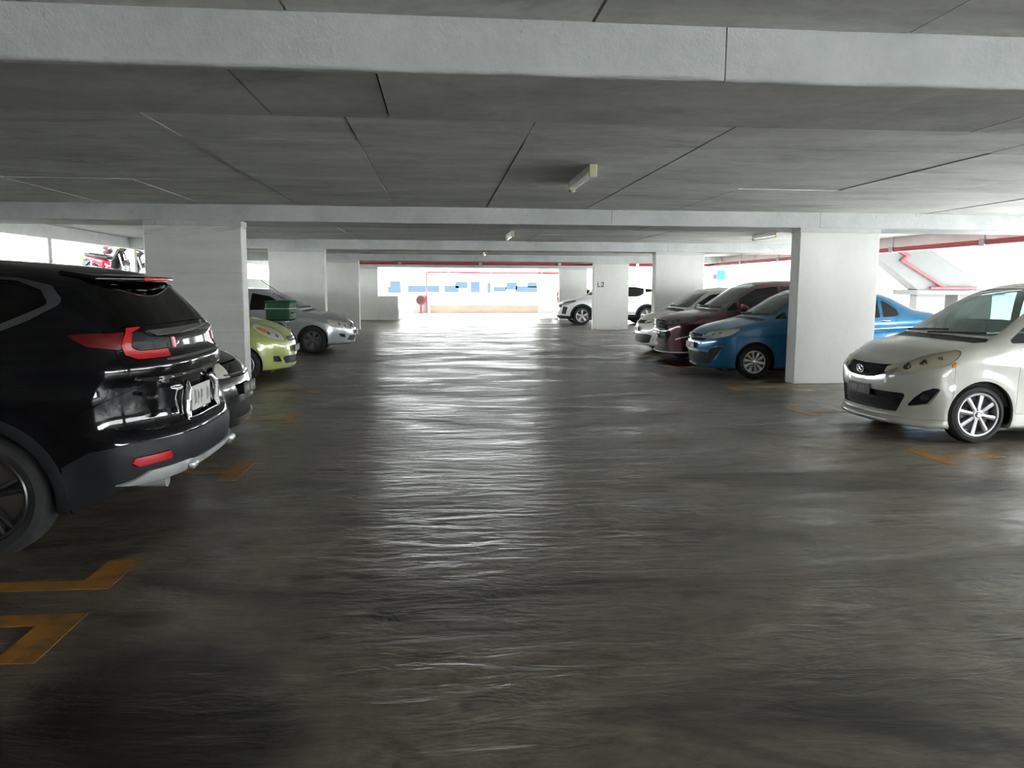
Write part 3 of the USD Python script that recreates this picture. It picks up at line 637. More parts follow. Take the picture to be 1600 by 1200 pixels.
def plate(path, M, x, z, w=.46, h=.115, seed=1, rot=0.0, tilt=0.0, base='plate', y=0.0, marks=7):
    """number plate facing +x at (x, y, z); rot turns it about z (180 for a rear plate)"""
    tf = lambda m: m.rotate((0, -tilt, 0)).rotate((0, 0, rot)).translate((x, y, z))
    p = part(path, 'number_plate', tf(cbox(-.006, .003, -w/2, w/2, -h/2, h/2, .002)), M[base])
    q = part(p, 'plate_characters', tf(plate_marks(w, h, marks, seed, .005)), M['plate_ink' if base != 'plate_sheen' else 'plate_ink_dark'])
    tag(stage.GetPrimAtPath(q), kind='stuff')
    return p
def mirror(path, M, x, y, z, paintname='paint'):
    for s in (1, -1):
        h = hull((x, s*(y+.1), z, .05), (x-.05, s*(y+.22), z-.005, .055), (x+.02, s*(y+.2), z+.03, .05), (x, s*(y+.1), z+.05, .045)) ^ box(x-.06, x+2, -3, 3, -1, 3)
        q = part(path, 'mirror', h, M[paintname], 60)
        part(q, 'mirror_stalk', hull((x, s*(y+.1), z-.03, .025), (x+.02, s*(y-.06), z-.06, .03)), M['dark'])
def wiper(path, M, car, pts):
    """arm and blade lying on the windscreen through (y, z) points; x found on the surface"""
    out = []
    for (y, z) in pts:
        xs = np.linspace(.2, 2.4, 300); P = np.stack([xs, np.full(300, y), np.full(300, z)], -1); f = car.b.f(P)
        i = np.argmax(f > 0.012); out.append((xs[i], y, z))
    part(path, 'wiper', chain(out, .009), M['dark'])
def handle(path, M, car, x, z, w=.17, m='paint'):
    for s in (1, -1):
        ys = np.linspace(.5, 1.1, 300); P = np.stack([np.full(300, x), ys, np.full(300, z)], -1); y = ys[np.argmax(car.b.f(P) > 0)]
        part(path, 'door_handle', hull((x-w/2, s*(y+.002), z, .01), (x-w/2+.03, s*(y+.025), z, .012), (x+w/2-.03, s*(y+.025), z, .012), (x+w/2, s*(y+.002), z, .01)), M[m])
# ---------------------------------------------------------------- materials shared by the cars
DARK = plain('cabin_black', (.012, .012, .013), .7)
BASE = {'dark': DARK, 'black': plain('black_plastic', (.009, .009, .010), .5, specular_ior_level=.3), 'cladding': plain('grey_black_cladding', (.011, .012, .014), .55, specular_ior_level=.3), 'gloss': plain('gloss_black', (.006, .006, .007), .08),
        'chrome': plain('chrome', (.72, .72, .74), .12, 1.0), 'satin': plain('satin_silver', (.62, .63, .64), .36, .6), 'rim': plain('alloy', (.48, .48, .50), .32, .75), 'steel': plain('disc_steel', (.16, .15, .14), .45, .8), 'rubber': plain('tyre_rubber', (.017, .017, .017), .75),
        'seat': plain('seat_cloth', (.055, .055, .055), .9), 'trim_grey': plain('grey_trim', (.16, .16, .16), .55), 'plate': plain('black_number_plate', (.02, .022, .022), .35), 'plate_ink': plain('plate_white', (.34, .36, .35), .5),
        'plate_sheen': plain('sheen_number_plate', (.46, .46, .44), .35), 'plate_ink_dark': plain('plate_dark', (.16, .16, .16), .5),  # pale plate: a reflection put into its base colour
        'glass': glazing('car_glass', (.50, .58, .56), .10), 'dark_glass': glazing('privacy_glass', (.045, .05, .05), .02, hazecol=(.05, .05, .05)), 'lens': glazing('lamp_lens', (.97, .97, .96), .04, .05, 1.4, (.6, .6, .55)),
        'screen': glazing('windscreen_glass', (.66, .75, .73), .16, .04, 1.45, (.26, .30, .29)),
        'lamp_red': mat('red_lens', {'p': ('principled_bsdf', {'base_color': (.42, .008, .014), 'roughness': .12, 'coat_weight': 1.0}), 'g': ('geometry', {}), 'w': ('noise_texture', {'scale': 60.0}), 'b': ('bump', {'strength': .15, 'distance': .005})}, [('g.position', 'w.vector'), ('w.fac', 'b.height'), ('b.normal', 'p.normal')], 'p.BSDF'),
        'amber': plain('amber_lens', (.75, .25, .03), .15), 'bulb': plain('lamp_reflector', (.75, .75, .73), .1, 1.0), 'housing': plain('lamp_housing', (.62, .60, .53), .3, .15), 'housing_dark': plain('dark_lamp_housing', (.05, .05, .055), .25, .3),
        'yellowed': plain('yellowed_lamp_housing', (.66, .60, .44), .25, .25), 'red_paint': plain('caliper_red', (.45, .02, .02), .4)}
def kit(paint_mat=None, **over): return {**BASE, 'paint': paint_mat, **over}
def hl_bulbs(car, pts, r, parent=None, m='bulb'):
    """reflector bowls behind a lens; each a shallow dish with a bulb, facing forward"""
    for (y, z) in pts:
        x = surf_x(car, y, z, r*1.15)
        for s in (1, -1):
            dish = (Manifold.sphere(r, 24)-Manifold.sphere(r*.9, 24)-box(0, 1, -1, 1, -1, 1)).translate((x+r*.55, s*y, z))
            q = part(car.path, 'headlamp_bowl', dish, car.M[m], 50); part(q, 'bulb', Manifold.sphere(r*.35, 16).translate((x+.45*r, s*y, z)), car.M['bulb'], 50)
def bulb_holes(car, pts, r):
    return Manifold.batch_boolean([Manifold.sphere(r*1.02, 24).translate((surf_x(car, y, z, r*1.15)+r*.55, s*y, z)) for y, z in pts for s in (1, -1)], OP_ADD)
def emblem_oval(path, M, x, z, w, h, tilt=0.0, y=0.0):
    """oval ring with a bent bar inside, facing +x"""
    a = np.linspace(0, 2*np.pi, 41)[:-1]
    ring = tube(np.stack([np.zeros(40), w*np.cos(a), h*np.sin(a)], -1), h*.13, 8, True)
    bars = tri_join([ring, tube([(0, -w*.75, -h*.3), (0, -w*.2, -h*.15), (0, w*.1, h*.45), (0, w*.45, h*.35)], h*.12, 8), tube([(0, -w*.4, h*.5), (0, w*.2, -h*.4), (0, w*.75, -h*.25)], h*.12, 8)])
    bars.apply_transform(trimesh.transformations.rotation_matrix(-math.radians(tilt), [0, 1, 0])); bars.apply_translation((x, y, z))
    part(path, 'emblem', bars, M['chrome'])
def mirrored(poly): return [(-y, z) for y, z in poly[::-1]]
def sym(half):
    """outline symmetrical about the centre line, from its y >= 0 half (first coordinate y)"""
    return list(half)+[(-y, z) for y, z in half[::-1] if abs(y) > 1e-6]
def symx(half):
    """the same with (x, y) points"""
    return list(half)+[(x, -y) for x, y in half[::-1] if abs(y) > 1e-6]

# ---------------------------------------------------------------- the cars
CREAM = paint('cream_white_paint', (.47, .47, .42), .0, .35, (.36, .35, .29), .3)
def cream_mpv(loc, rotz):
    sp = dict(R=.29, arches=[(1.375, .335), (-1.375, .335)], wy=.815, tyre_in=.58, bot=.15, crown=.04, cw=.11, cf=.36, pn=2.5, cr=.12, kfender=.13, kroof=.16, kend=.07, flare=.014,
        top=[(-2.09, .9), (-2.03, 1.2), (-1.86, 1.45), (-1.6, 1.555), (-1.0, 1.605), (-.3, 1.612), (.15, 1.588), (.52, 1.50), (.95, 1.27), (1.33, 1.045), (1.5, .995), (1.74, .945), (1.94, .872), (2.07, .785), (2.15, .62), (2.2, .4)],
        nose=[(.08, 2.10), (.16, 2.165), (.20, 2.16), (.24, 2.125), (.40, 2.14), (.55, 2.165), (.65, 2.165), (.75, 2.12), (.85, 1.98), (1.2, 1.7), (1.7, 1.4)],
        tail=[(.1, -1.98), (.3, -2.04), (.6, -2.06), (.9, -2.04), (1.2, -1.96), (1.45, -1.84), (1.7, -1.7)],
        hw=[(.1, .82), (.16, .838), (.21, .835), (.3, .835), (.55, .845), (.8, .845), (.93, .83), (1.05, .795), (1.3, .725), (1.5, .655), (1.65, .59)],
        plan=[(-2.2, .93), (-1.6, .985), (-.5, 1.0), (1.4, 1.0), (1.8, .99), (2.3, .95)], ridges=[(.70, .05, .010, .05, -1.8, 1.2)])
    p = thing('mpv_car', 'cream white MPV with silver eight-spoke wheels and yellowed headlamps', 'car', loc, rotz)
    M = kit(CREAM); c = Car(p, sp, M, .03)
    c.patch('windscreen', 'front', sym([(0, 1.055), (.45, 1.05), (.68, 1.045), (.70, 1.06), (.62, 1.30), (.535, 1.49), (.3, 1.515), (0, 1.52)]), (.35, 1.7), 'screen', .01, lv=-.004, depth=.008)
    for n, poly in (('quarter_glass', [(1.13, .985), (.80, 1.0), (.80, 1.235)]), ('front_door_glass', [(.73, 1.0), (.73, 1.265), (.40, 1.43), (-.08, 1.485), (-.12, 1.0)]), ('rear_door_glass', [(-.2, 1.0), (-.17, 1.5), (-1.0, 1.5), (-1.02, 1.02)]), ('rear_quarter_glass', [(-1.1, 1.03), (-1.08, 1.49), (-1.6, 1.43), (-1.78, 1.22), (-1.68, 1.08)])):
        c.patch(n, 'side', poly, (.55, 1.2), 'glass', .02, lv=-.004, depth=.008, both=True)
    c.patch('tailgate_glass', 'front', sym([(0, 1.12), (.6, 1.12), (.5, 1.45), (0, 1.48)]), (-2.3, -1.5), 'glass', .04, lv=-.004, depth=.008)
    hl = [(2.13, .685), (2.05, .725), (1.93, .80), (1.78, .868), (1.62, .915), (1.575, .905), (1.62, .85), (1.70, .795), (1.80, .765), (1.90, .735), (1.98, .70), (2.06, .675)]
    c.patch('headlamp', 'side', hl, (.40, 1.2), 'lens', lv=.001, depth=.008, both=True, curved=4)
    for s in (1, -1):
        pr = prism(rp(curve(hl, 4), 0, .004), 'side', .34, 1.2); pr = pr if s > 0 else pr.mirror((0, 1, 0))
        part(p, 'headlamp_housing', (c.cell(-.032, -.014) ^ pr)-bulb_holes(c, [(.545, .735), (.63, .772)], .048)-bulb_holes(c, [(.70, .822)], .034), M['yellowed'], field=c.b)
    hl_bulbs(c, [(.545, .735), (.63, .772)], .048); hl_bulbs(c, [(.70, .822)], .034, m='housing')
    grill = [(0, .735), (.30, .742), (.47, .752), (.455, .72), (.37, .655), (.26, .618), (.12, .603), (0, .600)]
    gh = [(-y, z) for y, z in grill[1:-1]]
    gp = grill+gh[::-1]
    c.patch('grille', 'front', gp, (1.6, 2.4), 'gloss', .01, lv=-.022, depth=.012)
    outer = rp(gp, .02, .034)-rp(gp, .01); lower = outer ^ CrossSection([np.array([(-.7, .5), (.7, .5), (.7, .725), (-.7, .725)])])
    part(p, 'grille_trim', c.cell(-.02, .010) ^ prism(lower, 'front', 1.6, 2.4), M['chrome'], field=c.b)
    c.taken.append((prism(lower, 'front', 1.6, 2.4), prism(lower, 'front', 1.6, 2.4).bounding_box()))
    emblem_oval(p, M, 2.152, .672, .062, .040, -10)
    c.patch('lower_intake', 'front', [(-.60, .478), (.60, .478), (.50, .285), (-.50, .285)], (1.5, 2.4), 'black', .02, lv=-.028, depth=.012)
    for i in range(3): part(p, 'intake_bar', c.cell(-.03, -.018) ^ prism(rp([(-.50, .31+.045*i), (.50, .31+.045*i), (.50, .322+.045*i), (-.50, .322+.045*i)]), 'front', 1.5, 2.4), M['black'], field=c.b)
    fog = [(1.985, .35), (1.86, .395), (1.79, .55), (1.85, .553), (1.91, .515), (1.95, .45)]
    c.patch('fog_lamp_recess', 'side', fog, (.45, 1.2), 'black', .012, lv=-.022, depth=.012, both=True)
    for s in (1, -1): part(p, 'fog_lamp', Manifold.cylinder(.03, .04, .034, 24).rotate((0, 90, 0)).rotate((0, 0, s*28)).translate((1.868, s*.715, .455)), M['lens'], 40)
    plate(p, M, 2.155, .468, .42, .105, 4, tilt=3)
    c.patch('side_marker', 'side', [(1.70, .755), (1.665, .762), (1.645, .80), (1.66, .805), (1.69, .785)], (.4, 1.2), 'amber', .004, lv=.004, depth=.01, both=True)
    c.patch('cowl', 'top', symx([(1.30, .73), (1.38, .68), (1.455, .4), (1.49, 0)])[:4]+[(1.455, -.4), (1.38, -.68), (1.30, -.73), (1.24, -.7), (1.31, -.4), (1.335, 0), (1.31, .4), (1.24, .7)], (.8, 1.3), 'black', 0, lv=-.006, depth=.02)
    c.patch('bonnet', 'top', [(1.49, 0), (1.455, .4), (1.38, .685), (1.55, .735), (1.72, .70), (1.90, .60), (2.03, .44), (2.085, .3), (2.11, 0), (2.085, -.3), (2.03, -.44), (1.90, -.60), (1.72, -.70), (1.55, -.735), (1.38, -.685), (1.455, -.4)], (.70, 1.2), 'paint', .01)
    c.patch('skirt', 'side', [(2.4, .02), (2.4, .225), (1.9, .235), (1.69, .245), (1.69, .02)], (-1.2, 1.2), 'paint', 0)
    c.patch('front_bumper', 'side', [(2.4, .225), (2.4, .705), (2.05, .665), (1.97, .69), (1.88, .73), (1.78, .758), (1.70, .79), (1.66, .765), (1.67, .60), (1.69, .245), (1.9, .235)], (-1.2, 1.2), 'paint', .003)
    c.patch('front_door', 'side', [(1.02, .3), (1.0, .95), (.76, .985), (.76, 1.25), (.42, 1.445), (-.13, 1.515), (-.16, .3)], (.5, 1.2), 'paint', .02, both=True)
    c.patch('rear_door', 'side', [(-.17, .3), (-.15, 1.515), (-1.04, 1.515), (-1.06, .66), (-1.0, .3)], (.5, 1.2), 'paint', .02, both=True)
    c.patch('tail_lamp', 'side', [(-1.85, .8), (-2.2, .8), (-2.2, 1.15), (-1.9, 1.1)], (.45, 1.2), 'lamp_red', .02, both=True)
    c.patch('rear_bumper', 'side', [(-1.72, .1), (-1.72, .62), (-2.4, .62), (-2.4, .1)], (-1.2, 1.2), 'paint')
    c.finish('body', .78)
    wheels(p, M, sp, .215, .19, 'straight', 8)
    cabin(c, 1.12, .02, -.9, 1.0, True, .1)
    mirror(p, M, .64, .79, 1.08)
    wiper(p, M, c, [(-.10, 1.052), (.25, 1.066), (.60, 1.075)]); wiper(p, M, c, [(-.62, 1.055), (-.25, 1.075), (.10, 1.09)])
    handle(p, M, c, .0, .87); handle(p, M, c, -.92, .89)
    return p

def panes(c, polys, m='dark_glass', y=(.5, 1.2), lv=-.004):
    for n, poly in polys: c.patch(n, 'side', poly, y, m, .02, lv=lv, depth=.008, both=True)
def cladding(c, m='cladding', w=.06, lv=.006):
    """plastic rings round the wheel arches"""
    for (xw, rr) in c.sp['arches']:
        cs = CrossSection.circle(rr+w, 48).translate((xw, c.sp['R']))-CrossSection.circle(rr-.002, 48).translate((xw, c.sp['R']))
        cs = cs ^ CrossSection([np.array([(-5, .12), (5, .12), (5, 2), (-5, 2)])])
        for s in (1, -1):
            pr = prism(cs, 'side', .55, 1.2); pr = pr if s > 0 else pr.mirror((0, 1, 0))
            part(c.path, 'arch_cladding', c.cell(-.01, lv) ^ pr, c.M[m], field=c.b)

def black_suv(loc, rotz):
    sp = dict(R=.352, arches=[(1.445, .405), (-1.215, .405)], wy=.895, tyre_in=.62, bot=.24, crown=.05, cw=.22, cf=.30, pn=2.6, cr=.24, pr=3.2, kfender=.11, kroof=.15, kend=.08, flare=.016,
        top=[(-2.35, 1.18), (-2.1, 1.42), (-1.98, 1.51), (-1.8, 1.58), (-1.4, 1.635), (-.5, 1.68), (.1, 1.665), (.5, 1.60), (.9, 1.40), (1.2, 1.2), (1.45, 1.1), (1.8, 1.03), (2.1, .93), (2.25, .78), (2.32, .55)],
        nose=[(.15, 2.22), (.3, 2.28), (.6, 2.30), (.85, 2.25), (1.0, 2.1), (1.3, 1.9), (1.8, 1.5)],
        tail=[(.15, -2.08), (.36, -2.15), (.44, -2.205), (.56, -2.225), (.64, -2.215), (.68, -2.19), (.71, -2.14), (.80, -2.125), (.93, -2.135), (.965, -2.145), (.99, -2.168), (1.03, -2.176), (1.07, -2.168), (1.10, -2.14), (1.22, -2.115), (1.27, -2.085), (1.4, -1.97), (1.52, -1.86), (1.8, -1.6)],
        hw=[(.2, .86), (.4, .905), (.6, .925), (.85, .928), (1.0, .915), (1.13, .89), (1.25, .855), (1.4, .795), (1.55, .715), (1.68, .62), (1.8, .5)],
        plan=[(-2.35, .90), (-2.0, .955), (-1.4, .99), (0, 1.0), (1.4, 1.0), (2.3, .94)], extra=[lambda g, x, y, z: smax(g, .24+.15*np.clip((-1.66-x)/.35, 0, 1)-z, .03)], ridges=[(.83, -.03, .012, .04, -2.3, 1.6), (1.02, -.02, .008, .05, -2.1, 1.6)])
    p = thing('suv_car', 'glossy black SUV with red bracket tail lamps, rear end towards the aisle', 'car', loc, rotz)
    M = kit(rim=plain('dark_alloy', (.06, .06, .062), .3, .8), paint_mat=paint('black_paint', (.003, .003, .004), .0, .0, (.2, .2, .2), .12, 0.0)); c = Car(p, sp, M, .03)
    pv = [(-1.40, 1.315), (-1.55, 1.36), (-1.655, 1.41), (-1.60, 1.475), (-1.42, 1.51)]
    c.patch('rear_window', 'front', sym([(0, 1.285), (.5, 1.28), (.735, 1.27), (.755, 1.285), (.69, 1.40), (.60, 1.49), (.5, 1.51), (0, 1.52)]), (-2.5, -1.6), 'dark_glass', .015, lv=-.004, depth=.008)
    panes(c, [('rear_quarter_glass', [(-1.02, 1.20), (-1.30, 1.275), (-1.45, 1.33), (-1.595, 1.405), (-1.54, 1.47), (-1.40, 1.51), (-1.06, 1.535)]), ('rear_door_glass', [(-.17, 1.18), (-1.0, 1.195), (-1.04, 1.54), (-.16, 1.575)]), ('front_door_glass', [(.80, 1.17), (-.09, 1.18), (-.08, 1.575), (.25, 1.55), (.62, 1.35)])], 'dark_glass', (.55, 1.2))
    ou = rp([(.95, 1.135), (-1.02, 1.165), (-1.32, 1.24), (-1.50, 1.315), (-1.645, 1.400), (-1.66, 1.425), (-1.58, 1.505), (-1.40, 1.545), (-1.05, 1.57), (-.1, 1.61), (.27, 1.585)], .03)
    inn = rp([(.85, 1.165), (-1.02, 1.195), (-1.30, 1.27), (-1.46, 1.34), (-1.595, 1.405), (-1.54, 1.48), (-1.40, 1.53), (-1.05, 1.555), (-.1, 1.595), (.25, 1.57)], .02)
    for s in (1, -1):
        pr = prism(ou-inn, 'side', .55, 1.2); pr = pr if s > 0 else pr.mirror((0, 1, 0))
        part(p, 'window_trim', c.cell(-.012, .007) ^ pr, M['dark_satin'], field=c.b)
    c.patch('windscreen', 'front', sym([(0, 1.17), (.7, 1.15), (.62, 1.45), (.55, 1.55), (0, 1.58)]), (.4, 1.7), 'screen', .02, lv=-.004, depth=.008)
    # tail lamps: a wedge on the flank, a bracket round a smoked pane on the tailgate
    c.patch('tail_lamp_bracket', 'side', [(-1.955, 1.285), (-1.998, 1.29), (-2.0, 1.258), (-1.985, 1.24), (-1.988, 1.165), (-2.015, 1.14), (-2.4, 1.137), (-2.4, 1.09), (-2.02, 1.092), (-1.97, 1.12), (-1.955, 1.17), (-1.963, 1.24)], (.46, 1.2), 'lamp_bright', .008, lv=.004, depth=.02, both=True)
    for s in (1, -1):
        pr = prism(rp([(.375, 1.14), (.405, 1.14), (.405, 1.205), (.375, 1.20)], .01), 'front', -2.4, -1.9); pr = pr if s > 0 else pr.mirror((0, 1, 0))
        part(p, 'tail_lamp_end', c.cell(-.01, .010) ^ pr, M['lamp_pale'], field=c.b)
    c.patch('tail_lamp_wedge', 'side', [(-1.69, 1.238), (-1.955, 1.248), (-1.955, 1.15), (-1.80, 1.175)], (.55, 1.2), 'lamp_deep', .005, lv=.003, depth=.02, both=True)
    c.patch('tail_lamp_pane', 'front', [(.41, 1.14), (.96, 1.14), (.96, 1.25), (.63, 1.25), (.58, 1.215), (.41, 1.205)], (-2.5, -1.95), 'smoke', .008, lv=-.002, depth=.02, both=True)
    c.trim('tailgate_trim', 'front', sym([(0, 1.222), (.54, 1.218), (.60, 1.252), (0, 1.262)]), (-2.5, -1.9), 'chrome', .006, .011, .02)
    c.trim('tailgate_trim', 'front', sym([(0, .962), (.62, .958), (.74, .975), (.74, .988), (0, .985)]), (-2.5, -1.9), 'chrome', .004, .008, .02)
    c.trim('tailgate_trim', 'front', sym([(0, 1.075), (.5, 1.07), (.52, 1.085), (0, 1.09)]), (-2.5, -1.9), 'chrome', .003, .005, .02)
    c.patch('plate_recess', 'front', sym([(0, .685), (.33, .69), (.37, .72), (.33, .93), (.30, .945), (0, .945)]), (-2.5, -1.9), 'gloss', .015, lv=-.022, depth=.012)
    for s in (1, -1):
        pts = [(-2.125, s*.245, .90), (-2.14, s*.285, .86), (-2.14, s*.30, .80), (-2.135, s*.30, .74), (-2.15, s*.31, .70)]
        part(p, 'plate_recess_glint', chain(pts, [.022, .030, .033, .030, .024]), M['chrome'], 50)  # strips shaped as the bright reflections of the recess side walls
    plate(p, M, -2.14, .795, .38, .155, 8, rot=180, base='plate_sheen', marks=5)
    part(p, 'tailgate_handle', hull((-2.135, .40, .905, .012), (-2.13, .52, .905, .012), (-2.15, .42, .90, .012), (-2.145, .50, .90, .012)), M['chrome'], 50)
    part(p, 'tailgate_badge', box(-2.10, -2.06, .66, .72, .87, .885), M['chrome'])
    c.patch('rear_reflector', 'front', [(.60, .505), (.80, .495), (.83, .52), (.82, .55), (.62, .555)], (-2.5, -1.9), 'lamp_red', .008, lv=.006, depth=.03, both=True)
    c.trim('skid_trim', 'front', sym([(0, .40), (.36, .40), (.44, .37), (.70, .37), (.86, .40), (.74, .462), (.46, .468), (.38, .455), (0, .452)]), (-2.5, -1.75), 'satin', .005, .016, .04)
    part(p, 'skid_tab', hull((-2.205, .40, .43, .024), (-2.205, .45, .43, .024), (-2.19, .42, .41, .024)), M['satin'], 50); part(p, 'skid_tab', hull((-2.205, -.40, .43, .024), (-2.205, -.45, .43, .024), (-2.19, -.42, .41, .024)), M['satin'], 50)
    c.patch('bumper_cladding', 'side', [(-1.68, .2), (-1.66, .52), (-1.8, .60), (-2.0, .635), (-2.6, .615), (-2.6, .2)], (-1.2, 1.2), 'cladding', .004)
    c.trim('bumper_edge', 'front', sym([(0, .662), (.55, .675), (.80, .70), (.84, .73), (.80, .722), (.55, .69), (0, .676)]), (-2.5, -1.9), 'gloss', .002, .006, .02)
    part(p, 'exhaust', Manifold.cylinder(.16, .04, .04, 24).rotate((0, 90, 0)).translate((-2.09, .55, .36))-Manifold.cylinder(.2, .033, .033, 24).rotate((0, 90, 0)).translate((-2.14, .55, .36)), M['satin'], 40)
    c.patch('rear_bumper', 'side', [(-1.64, .3), (-1.63, .62), (-1.72, .80), (-2.0, .93), (-2.06, .71), (-2.6, .69), (-2.6, .3)], (-1.2, 1.2), 'paint', .003)
    c.patch('tailgate', 'front', sym([(0, .68), (.74, .70), (.80, 1.0), (.79, 1.2), (.62, 1.52), (0, 1.57)]), (-2.6, -1.62), 'paint', .01)
    c.patch('rear_door', 'side', [(-.15, .34), (-.1, 1.61), (-1.0, 1.585), (-1.06, 1.2), (-.86, .70), (-.72, .34)], (.5, 1.2), 'paint', .02, both=True)
    c.patch('front_door', 'side', [(1.0, .34), (1.0, 1.1), (.30, 1.60), (-.1, 1.615), (-.14, .34)], (.5, 1.2), 'paint', .02, both=True)
    c.patch('headlamp', 'side', [(2.35, .80), (2.1, .95), (1.6, 1.0), (1.75, .86), (2.1, .78)], (.5, 1.2), 'lens', .01, lv=0.001, depth=.02, both=True)
    c.patch('bonnet', 'top', symx([(1.25, 0), (1.2, .72), (1.7, .78), (2.05, .6), (2.15, 0)]), (.9, 1.4), 'paint', .02)
    c.patch('front_bumper', 'side', [(2.5, .1), (2.5, .75), (1.85, .78), (1.84, .1)], (-1.2, 1.2), 'paint')
    pr = Manifold.batch_boolean([hull((-1.58, y0, 1.57, .02), (-1.58, y1, 1.57, .02), (-1.93+.5*y0*y0, y0, 1.545, .017), (-1.93+.5*y1*y1, y1, 1.545, .017)) for y0, y1 in zip(np.linspace(-.54, .44, 8), np.linspace(-.40, .58, 8))], OP_ADD)
    q = part(p, 'roof_spoiler', pr-c.b.level(0.0), M['paint'], 40)
    part(q, 'brake_lamp', chain([(-1.935+.5*y*y, y, 1.546) for y in np.linspace(-.24, .24, 7)], .0145), M['lamp_red'], 50)
    cladding(c); c.patch('sill', 'side', [(1.0, .2), (1.0, .36), (-.8, .36), (-.8, .2)], (.5, 1.2), 'cladding', lv=.006, depth=.03, both=True)
    c.finish('body', .9)
    wheels(p, M, sp, .25, .225, 'twin', 5)
    cabin(c, 1.05, .05, -.85, 1.05, False, .12)
    mirror(p, M, .68, .85, 1.2)
    return p

def blue_sedan(loc, rotz, paint_mat=None, label=None, h=.03, full=True, mirror_y=.80):
    sp = dict(R=.29, arches=[(1.2275, .338), (-1.2275, .338)], wy=.785, tyre_in=.56, bot=.17, crown=.05, cw=.28, cf=.38, pn=2.4, cr=.20, kfender=.12, kroof=.16, kend=.08, flare=.012,
        top=[(-2.24, 1.02), (-2.14, 1.12), (-1.95, 1.155), (-1.78, 1.18), (-1.55, 1.275), (-1.25, 1.41), (-.85, 1.505), (-.3, 1.54), (.12, 1.515), (.45, 1.42), (.8, 1.23), (1.1, 1.055), (1.3, .995), (1.6, .925), (1.85, .84), (1.99, .76), (2.06, .62), (2.12, .4)],
        nose=[(.1, 1.96), (.2, 2.02), (.32, 2.05), (.5, 2.07), (.62, 2.075), (.72, 2.05), (.80, 1.98), (1.0, 1.8), (1.7, 1.4)],
        tail=[(.1, -2.02), (.3, -2.12), (.6, -2.17), (.85, -2.16), (1.05, -2.19), (1.15, -2.20), (1.4, -2.1)],
        hw=[(.1, .78), (.3, .80), (.55, .812), (.8, .81), (.93, .80), (1.05, .77), (1.2, .72), (1.38, .655), (1.5, .58), (1.6, .5)],
        plan=[(-2.2, .90), (-1.6, .975), (-.5, 1.0), (1.3, 1.0), (1.7, .985), (2.2, .93)], ridges=[(.80, -.05, .012, .04, -2.0, 1.5), (.42, .04, .008, .06, -1, 1)])
    pm = paint_mat or paint('blue_paint', (.002, .115, .245), .3, .14, (.28, .33, .36), .25)
    p = thing('sedan_car', label or 'bright blue sedan with ten-spoke silver wheels beside the white column', 'car', loc, rotz)
    M = kit(pm); c = Car(p, sp, M, h)
    c.patch('windscreen', 'front', sym([(0, 1.065), (.45, 1.06), (.66, 1.05), (.685, 1.07), (.60, 1.26), (.52, 1.42), (.3, 1.435), (0, 1.44)]), (.25, 1.6), 'screen', .01, lv=-.004, depth=.008)
    panes(c, [('quarter_glass', [(.93, 1.0), (.70, 1.01), (.70, 1.13)]), ('front_door_glass', [(.64, 1.01), (.64, 1.17), (.30, 1.355), (-.05, 1.405), (-.08, 1.02)]), ('rear_door_glass', [(-.15, 1.02), (-.12, 1.42), (-.62, 1.42), (-.92, 1.355), (-.94, 1.035)]), ('rear_quarter_glass', [(-1.0, 1.04), (-.985, 1.33), (-1.10, 1.27), (-1.24, 1.17), (-1.285, 1.085), (-1.25, 1.06)])], 'dark_glass')
    c.patch('rear_window', 'front', sym([(0, 1.21), (.56, 1.20), (.46, 1.41), (0, 1.44)]), (-1.9, -.8), 'dark_glass', .04, lv=-.004, depth=.008)
    hl = [(2.06, .70), (1.95, .755), (1.75, .81), (1.52, .845), (1.48, .835), (1.56, .785), (1.66, .735), (1.78, .70), (1.95, .665)]
    c.patch('headlamp', 'side', hl, (.36, 1.2), 'lens', lv=.001, depth=.008, both=True, curved=4)
    for s in (1, -1):
        pr = prism(rp(curve(hl, 4)), 'side', .3, 1.2); pr = pr if s > 0 else pr.mirror((0, 1, 0))
        part(p, 'headlamp_housing', (c.cell(-.032, -.014) ^ pr)-bulb_holes(c, [(.52, .725), (.62, .75)], .036), M['housing'], field=c.b)
    hl_bulbs(c, [(.52, .725), (.62, .75)], .036)
    c.patch('grille', 'front', sym([(0, .735), (.42, .72), (.52, .70), (.44, .65), (.40, .625), (0, .62)]), (1.5, 2.4), 'gloss', .01, lv=-.02, depth=.012)
    c.trim('grille_trim', 'front', sym([(0, .66), (.30, .668), (.56, .715), (.56, .735), (.30, .69), (0, .682)]), (1.4, 2.4), 'chrome', .003, .010, .03)
    emblem_oval(p, M, 2.078, .685, .055, .036, -8)
    c.patch('lower_intake', 'front', sym([(0, .43), (.45, .44), (.62, .40), (.55, .26), (.45, .24), (0, .24)]), (1.4, 2.4), 'black', .02, lv=-.026, depth=.012)
    for i in range(3): c.trim('intake_bar', 'front', [(-.54, .275+.05*i), (.54, .275+.05*i), (.54, .290+.05*i), (-.54, .290+.05*i)], (1.4, 2.4), 'black', 0, -.008, .014)
    c.patch('fog_lamp_recess', 'side', [(1.99, .30), (1.86, .33), (1.78, .52), (1.84, .55), (1.92, .50)], (.42, 1.2), 'black', .012, lv=-.022, depth=.012, both=True)
    c.trim('fog_lamp_trim', 'side', [(1.94, .505), (1.86, .56), (1.70, .575), (1.70, .56), (1.84, .54)], (.42, 1.2), 'chrome', 0, .006, .02, both=True)
    plate(p, M, 2.085, .535, .44, .11, 12)
    c.patch('cowl', 'top', [(1.08, .70), (1.165, .64), (1.245, .35), (1.275, 0), (1.245, -.35), (1.165, -.64), (1.08, -.70), (1.02, -.68), (1.11, -.35), (1.14, 0), (1.11, .35), (1.02, .68)], (.8, 1.3), 'black', 0, lv=-.006, depth=.02)
